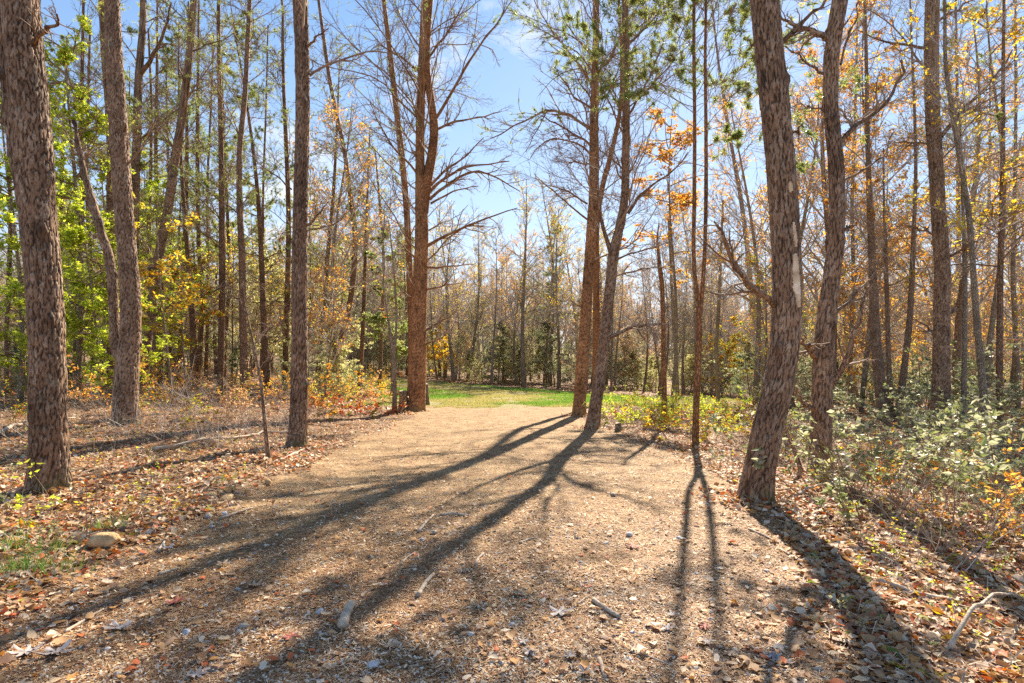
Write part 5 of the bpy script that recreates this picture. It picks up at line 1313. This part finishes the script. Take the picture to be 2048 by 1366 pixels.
SK = [([(684, 1262), (692, 1240), (701, 1217)], 19, 'short thick cut stick standing out in the lower centre of the track', .95), ([(836, 1197), (851, 1172), (867, 1153)], 10, 'curved pale stick in mid track above the short thick one', .7),
 ([(129, 1270), (165, 1248), (207, 1223)], 7, 'straight pale stick lower left on the track', .6), ([(1187, 1205), (1212, 1224), (1239, 1240)], 10, 'pale stick lower centre pointing down to the right', .8),
 ([(951, 1133), (957, 1120), (967, 1110)], 6, 'small curved stick in mid track', .7), ([(837, 1066), (852, 1048), (867, 1033)], 6, 'thin straight stick in mid track next to the pale angular stone', .6),
 ([(1199, 1325), (1206, 1345), (1210, 1362)], 10, 'grey stick at the very bottom, centre', .8), ([(1462, 983), (1480, 990), (1502, 1001)], 9, 'pale stick against the foot of the big leaning pine', .7),
 ([(1497, 1060), (1525, 1072), (1557, 1089)], 5, 'thin grey stick below the big leaning pine', .5), ([(1544, 1026), (1570, 1040), (1602, 1066)], 7, 'grey root-like branch right of the big leaning pine', .6),
 ([(399, 992), (415, 976), (432, 961)], 5, 'whitish stick on the left verge left of the thin sapling', .5), ([(440, 1040), (470, 1030), (505, 1018)], 6, 'long pale stick along the left verge', .5),
 ([(318, 1104), (332, 1080), (345, 1068)], 6, 'forked pale stick right of the tan boulder', .6), ([(78, 1160), (110, 1152), (142, 1142)], 6, 'brown stick at the far left of the track edge', .6),
 ([(545, 930), (600, 905), (640, 893)], 6, 'fallen branch at the foot of the dark upright pine', .4), ([(470, 880), (530, 865), (590, 868)], 6, 'dead branch lying behind the thin dark sapling', .5),
 ([(880, 1032), (900, 1030), (938, 1034)], 5, 'flat bark strip in the shadow in mid track', .8), ([(1155, 1212), (1170, 1200), (1190, 1189)], 4, 'thin twig lower centre above the pale stick', .5),
 ([(1280, 1310), (1310, 1322), (1345, 1335)], 4, 'thin yellowish splinter at the bottom right of centre', .6), ([(1500, 1298), (1520, 1310), (1552, 1330)], 6, 'flat splinter of wood at the lower right', .6),
 ([(318, 1152), (335, 1146), (358, 1140)], 6, 'short stick in the leaf pile left of centre', .7), ([(1040, 1088), (1060, 1080), (1075, 1078)], 4, 'small twig in mid track right of centre', .6),
 ([(800, 1133), (812, 1120), (830, 1108)], 5, 'short twig left of the curved pale stick', .6), ([(1560, 1100), (1640, 1150), (1700, 1220)], 4, 'long thin dark twig along the right track edge', .5)]
for k, (p, w_, lb, tp) in enumerate(SK): stick(p, w_, lb, seed=k, taper=tp)
stick([(1900, 1312), (1965, 1273), (2010, 1240), (2046, 1208)], 8, 'long arched bare branch at the lower right corner', 'fallen_branch', 90, lift=.02, arc=.14, taper=.4)
stick([(1790, 975), (1830, 940), (1890, 925)], 5, 'thin grey branch arched over the shrubs on the right', 'fallen_branch', 91, lift=.05, arc=.25, taper=.4)
stick([(1590, 1000), (1680, 985), (1780, 1010)], 5, 'pale twig bent over the litter right of the double-curved pine', 'fallen_branch', 92, lift=.02, arc=.1, taper=.4)
stick([(5, 870), (60, 850), (150, 840)], 7, 'fallen branch on the floor left of the thickest pine', 'fallen_branch', 93, lift=.02, arc=.05, taper=.4)
stick([(300, 905), (400, 890), (500, 876)], 7, 'long fallen branch lying left of the thin dark sapling', 'fallen_branch', 94, lift=.02, arc=.04, taper=.4)
stick([(1760, 1170), (1850, 1200), (1960, 1225)], 14, 'half buried rotten branch at the lower right', 'fallen_branch', 95, taper=.8)

def lobed(px, py, wpx, label, mat, seed, lobes=5, name='fallen_leaf'):
    h = hit(px, py); r_ = wpx * 1.2 / 2 / F * h[1]; q = np.random.default_rng(seed + 5)
    n_ = 40; a = np.linspace(0, 2 * math.pi, n_, endpoint=False)
    rad = .62 + .38 * np.cos(a * lobes) ** 1 * np.where(np.cos(a * lobes) > 0, 1, .8); rad *= 1 + q.normal(0, .06, n_); rad[n_ // 2] *= .5
    rings = [.35, .7, 1.0]; V = [(0, 0, 0)]
    c1, c2, tw = q.uniform(.2, .8), q.uniform(-.3, .9), q.uniform(-.5, .5)
    for s in rings:
        rr = rad * s if s == 1 else (rad * .6 + .25) * s
        for i in range(n_):
            X, Y_ = rr[i] * math.cos(a[i]), rr[i] * math.sin(a[i]) * .8
            V.append((X, Y_, c1 * Y_ * Y_ * .6 + c2 * X * X * .35 + tw * X * Y_ * .5 + q.normal(0, .02) + .05 * math.cos(a[i] * lobes * 2) * s))
    V = np.array(V); V[:, 2] -= V[:, 2].min(); f3 = [(0, 1 + i, 1 + (i + 1) % n_) for i in range(n_)]
    f4 = [(1 + g * n_ + i, 1 + (g + 1) * n_ + i, 1 + (g + 1) * n_ + (i + 1) % n_, 1 + g * n_ + (i + 1) % n_) for g in range(2) for i in range(n_)]
    mb = MB(); mb.add(V * r_, f3); mb.f.append(np.array(f4)); mb.m.append(np.zeros(len(f4), np.int32))
    stalk = np.array([[(-.5 - .25 * k, .05 * k, .06 + .03 * k) for k in range(4)]]) * r_; tubes(mb, stalk, np.full((1, 4), .0014), 4)
    o = mb.obj(name, M[mat]); nn = ground_normal(np.array([h[0]]), np.array([h[1]]))[0]
    o.location = (h[0], h[1], h[2] + .014); o.rotation_euler = (Vector(nn).to_track_quat('Z', 'Y').to_euler()); o.rotation_euler.rotate_axis('Z', q.uniform(0, 6.28))
    return props(o, label, 'leaf')
M['leaf_grey'] = flatmat('greyed_leaf', [(0.27, 0.22, 0.20), (0.38, 0.32, 0.29), (0.50, 0.43, 0.39)], .6, 20, island=False)
M['leaf_tan'] = flatmat('tan_leaf', [(0.42, 0.27, 0.15), (0.54, 0.38, 0.24), (0.62, 0.48, 0.34)], .6, 20, island=False)
M['leaf_red'] = flatmat('dull_red_leaf', [(0.24, 0.06, 0.04), (0.36, 0.10, 0.07), (0.42, 0.16, 0.12)], .6, 20, island=False)
LV = [(239, 1262, 48, 'grey', 'large grey-purple curled leaf lower left'), (52, 1311, 56, 'grey', 'large grey leaf near the bottom left corner'), (112, 1313, 58, 'grey', 'crumpled grey leaf right of the one near the bottom left corner'),
 (508, 1175, 30, 'tan', 'pale tan lobed oak leaf left of centre'), (349, 1210, 36, 'red', 'dull red star-shaped leaf on the left of the track'), (582, 1281, 38, 'red', 'pinkish red leaf left of the short thick cut stick'),
 (430, 1341, 32, 'grey', 'small grey leaf at the bottom left of centre'), (392, 1358, 42, 'grey', 'pale grey leaf cut by the bottom edge'), (542, 1246, 22, 'tan', 'curled tan leaf above the pinkish red one'),
 (1188, 1230, 30, 'tan', 'pinkish tan lobed leaf beside the pale stick'), (1120, 1231, 48, 'grey', 'wide lilac-grey oak leaf lower centre'), (1345, 1235, 26, 'grey', 'slim grey leaf right of the pale stick'),
 (1334, 1263, 32, 'grey', 'grey lobed leaf lower right of centre'), (1409, 1258, 28, 'red', 'dark reddish leaf lower right of centre'), (1411, 1291, 30, 'grey', 'grey leaf under the dark reddish one'),
 (1048, 1290, 28, 'grey', 'brown-grey curled leaf at the bottom centre'), (1060, 1311, 32, 'grey', 'folded grey leaf under the brown-grey curled one'), (1140, 1318, 28, 'grey', 'dark grey crumpled leaf at the bottom centre'),
 (1170, 1352, 34, 'grey', 'grey-brown leaf at the bottom edge'), (1266, 1305, 28, 'tan', 'pinkish leaf left of the yellowish splinter'), (1459, 1316, 26, 'tan', 'whitish brown leaf lower right'),
 (1545, 1320, 40, 'grey', 'pale blue-grey leaf at the lower right, left one of two'), (1568, 1332, 36, 'grey', 'grey-brown leaf overlapping the pale blue-grey one'), (1090, 1197, 28, 'red', 'red leaf scrap lower centre'),
 (1266, 1098, 28, 'red', 'purple leaf in mid track'), (1035, 1192, 30, 'tan', 'tan leaf left of the red scrap'), (660, 1340, 26, 'tan', 'tan leaf near the bottom left of centre'),
 (776, 1298, 34, 'tan', 'crumpled brown leaf right of the short thick cut stick'), (330, 1100, 30, 'grey', 'grey leaf in the shadow right of the boulder'), (1650, 1200, 30, 'red', 'dull red leaf at the right track edge'),
 (1742, 1172, 26, 'red', 'red leaf on the right-hand litter'), (1830, 1225, 26, 'red', 'red leaf near the rotten branch'), (445, 1133, 26, 'tan', 'pale tan leaf on the left of the track'), (1700, 1190, 24, 'grey', 'small grey leaf on the right verge')]
for k, (px, py, w_, c, lb) in enumerate(LV): lobed(px, py, w_, lb, 'leaf_' + c, k, [5, 7, 5, 6][k % 4])

# stumps at the edge of the clearing
def stump(px, py, wpx, hpx, label, seed):
    h = hit(px, py); s = h[1] / F; r_ = wpx / 2 * s; H_ = hpx * s; q = np.random.default_rng(seed)
    o = root('tree_stump', tuple(h), label, 'stump')
    P = np.array([[0, 0, -.1], [0, 0, H_ * .3], [q.normal(0, .01), 0, H_ * .7], [q.normal(0, .02), 0, H_]])
    trunk_mesh(P, np.array([r_ * 1.1, r_ * 1.05, r_, r_ * .95]), 18, seed, M['stump'], 'bark_body', o, .35)
    n_ = 22; a = np.arange(n_) * 2 * math.pi / n_; rr = r_ * .97 * (1 + q.normal(0, .05, n_))
    V = [(P[-1, 0], 0, H_ + .012)] + [(P[-1, 0] + rr[i] * math.cos(a[i]), rr[i] * math.sin(a[i]), H_ + q.normal(0, .012)) for i in range(n_)]
    MB().add(V, [(0, 1 + i, 1 + (i + 1) % n_) for i in range(n_)]).obj('cut_face', M['stick'], o)
stump(1236, 864, 11, 18, 'short dark stump among the yellow shrubs right of the leaning brown pine', 701)
stump(852, 810, 12, 42, 'mossy upright stump just right of the thick orange pine', 702)
stump(806, 822, 15, 40, 'mossy broken stump just left of the thick orange pine', 703)

# tell look-alikes apart by their order from the left
ORD = 'zero first second third fourth fifth sixth seventh eighth ninth tenth eleventh twelfth thirteenth fourteenth fifteenth sixteenth seventeenth eighteenth nineteenth twentieth twenty-first twenty-second twenty-third twenty-fourth twenty-fifth twenty-sixth twenty-seventh twenty-eighth twenty-ninth thirtieth'.split()
NUM = 'zero one two three four five six seven eight nine ten eleven twelve thirteen fourteen fifteen sixteen seventeen eighteen nineteen twenty twenty-one twenty-two twenty-three twenty-four twenty-five twenty-six twenty-seven twenty-eight twenty-nine thirty'.split()
same = {}
for o in COL.objects:
    if o.parent is None and o.get('label') and not o.get('kind'): same.setdefault(o['label'], []).append(o)
for lb, os_ in same.items():
    n = len(os_)
    if n < 2 or n > 30: continue
    os_.sort(key=lambda q: q.location.x / max(q.location.y, .1))
    for k, o in enumerate(os_):
        ph = ('left one of two' if k == 0 else 'right one of two') if n == 2 else ORD[k + 1] + ' of ' + NUM[n] + ' from left'
        o['label'] = lb + ', ' + ph
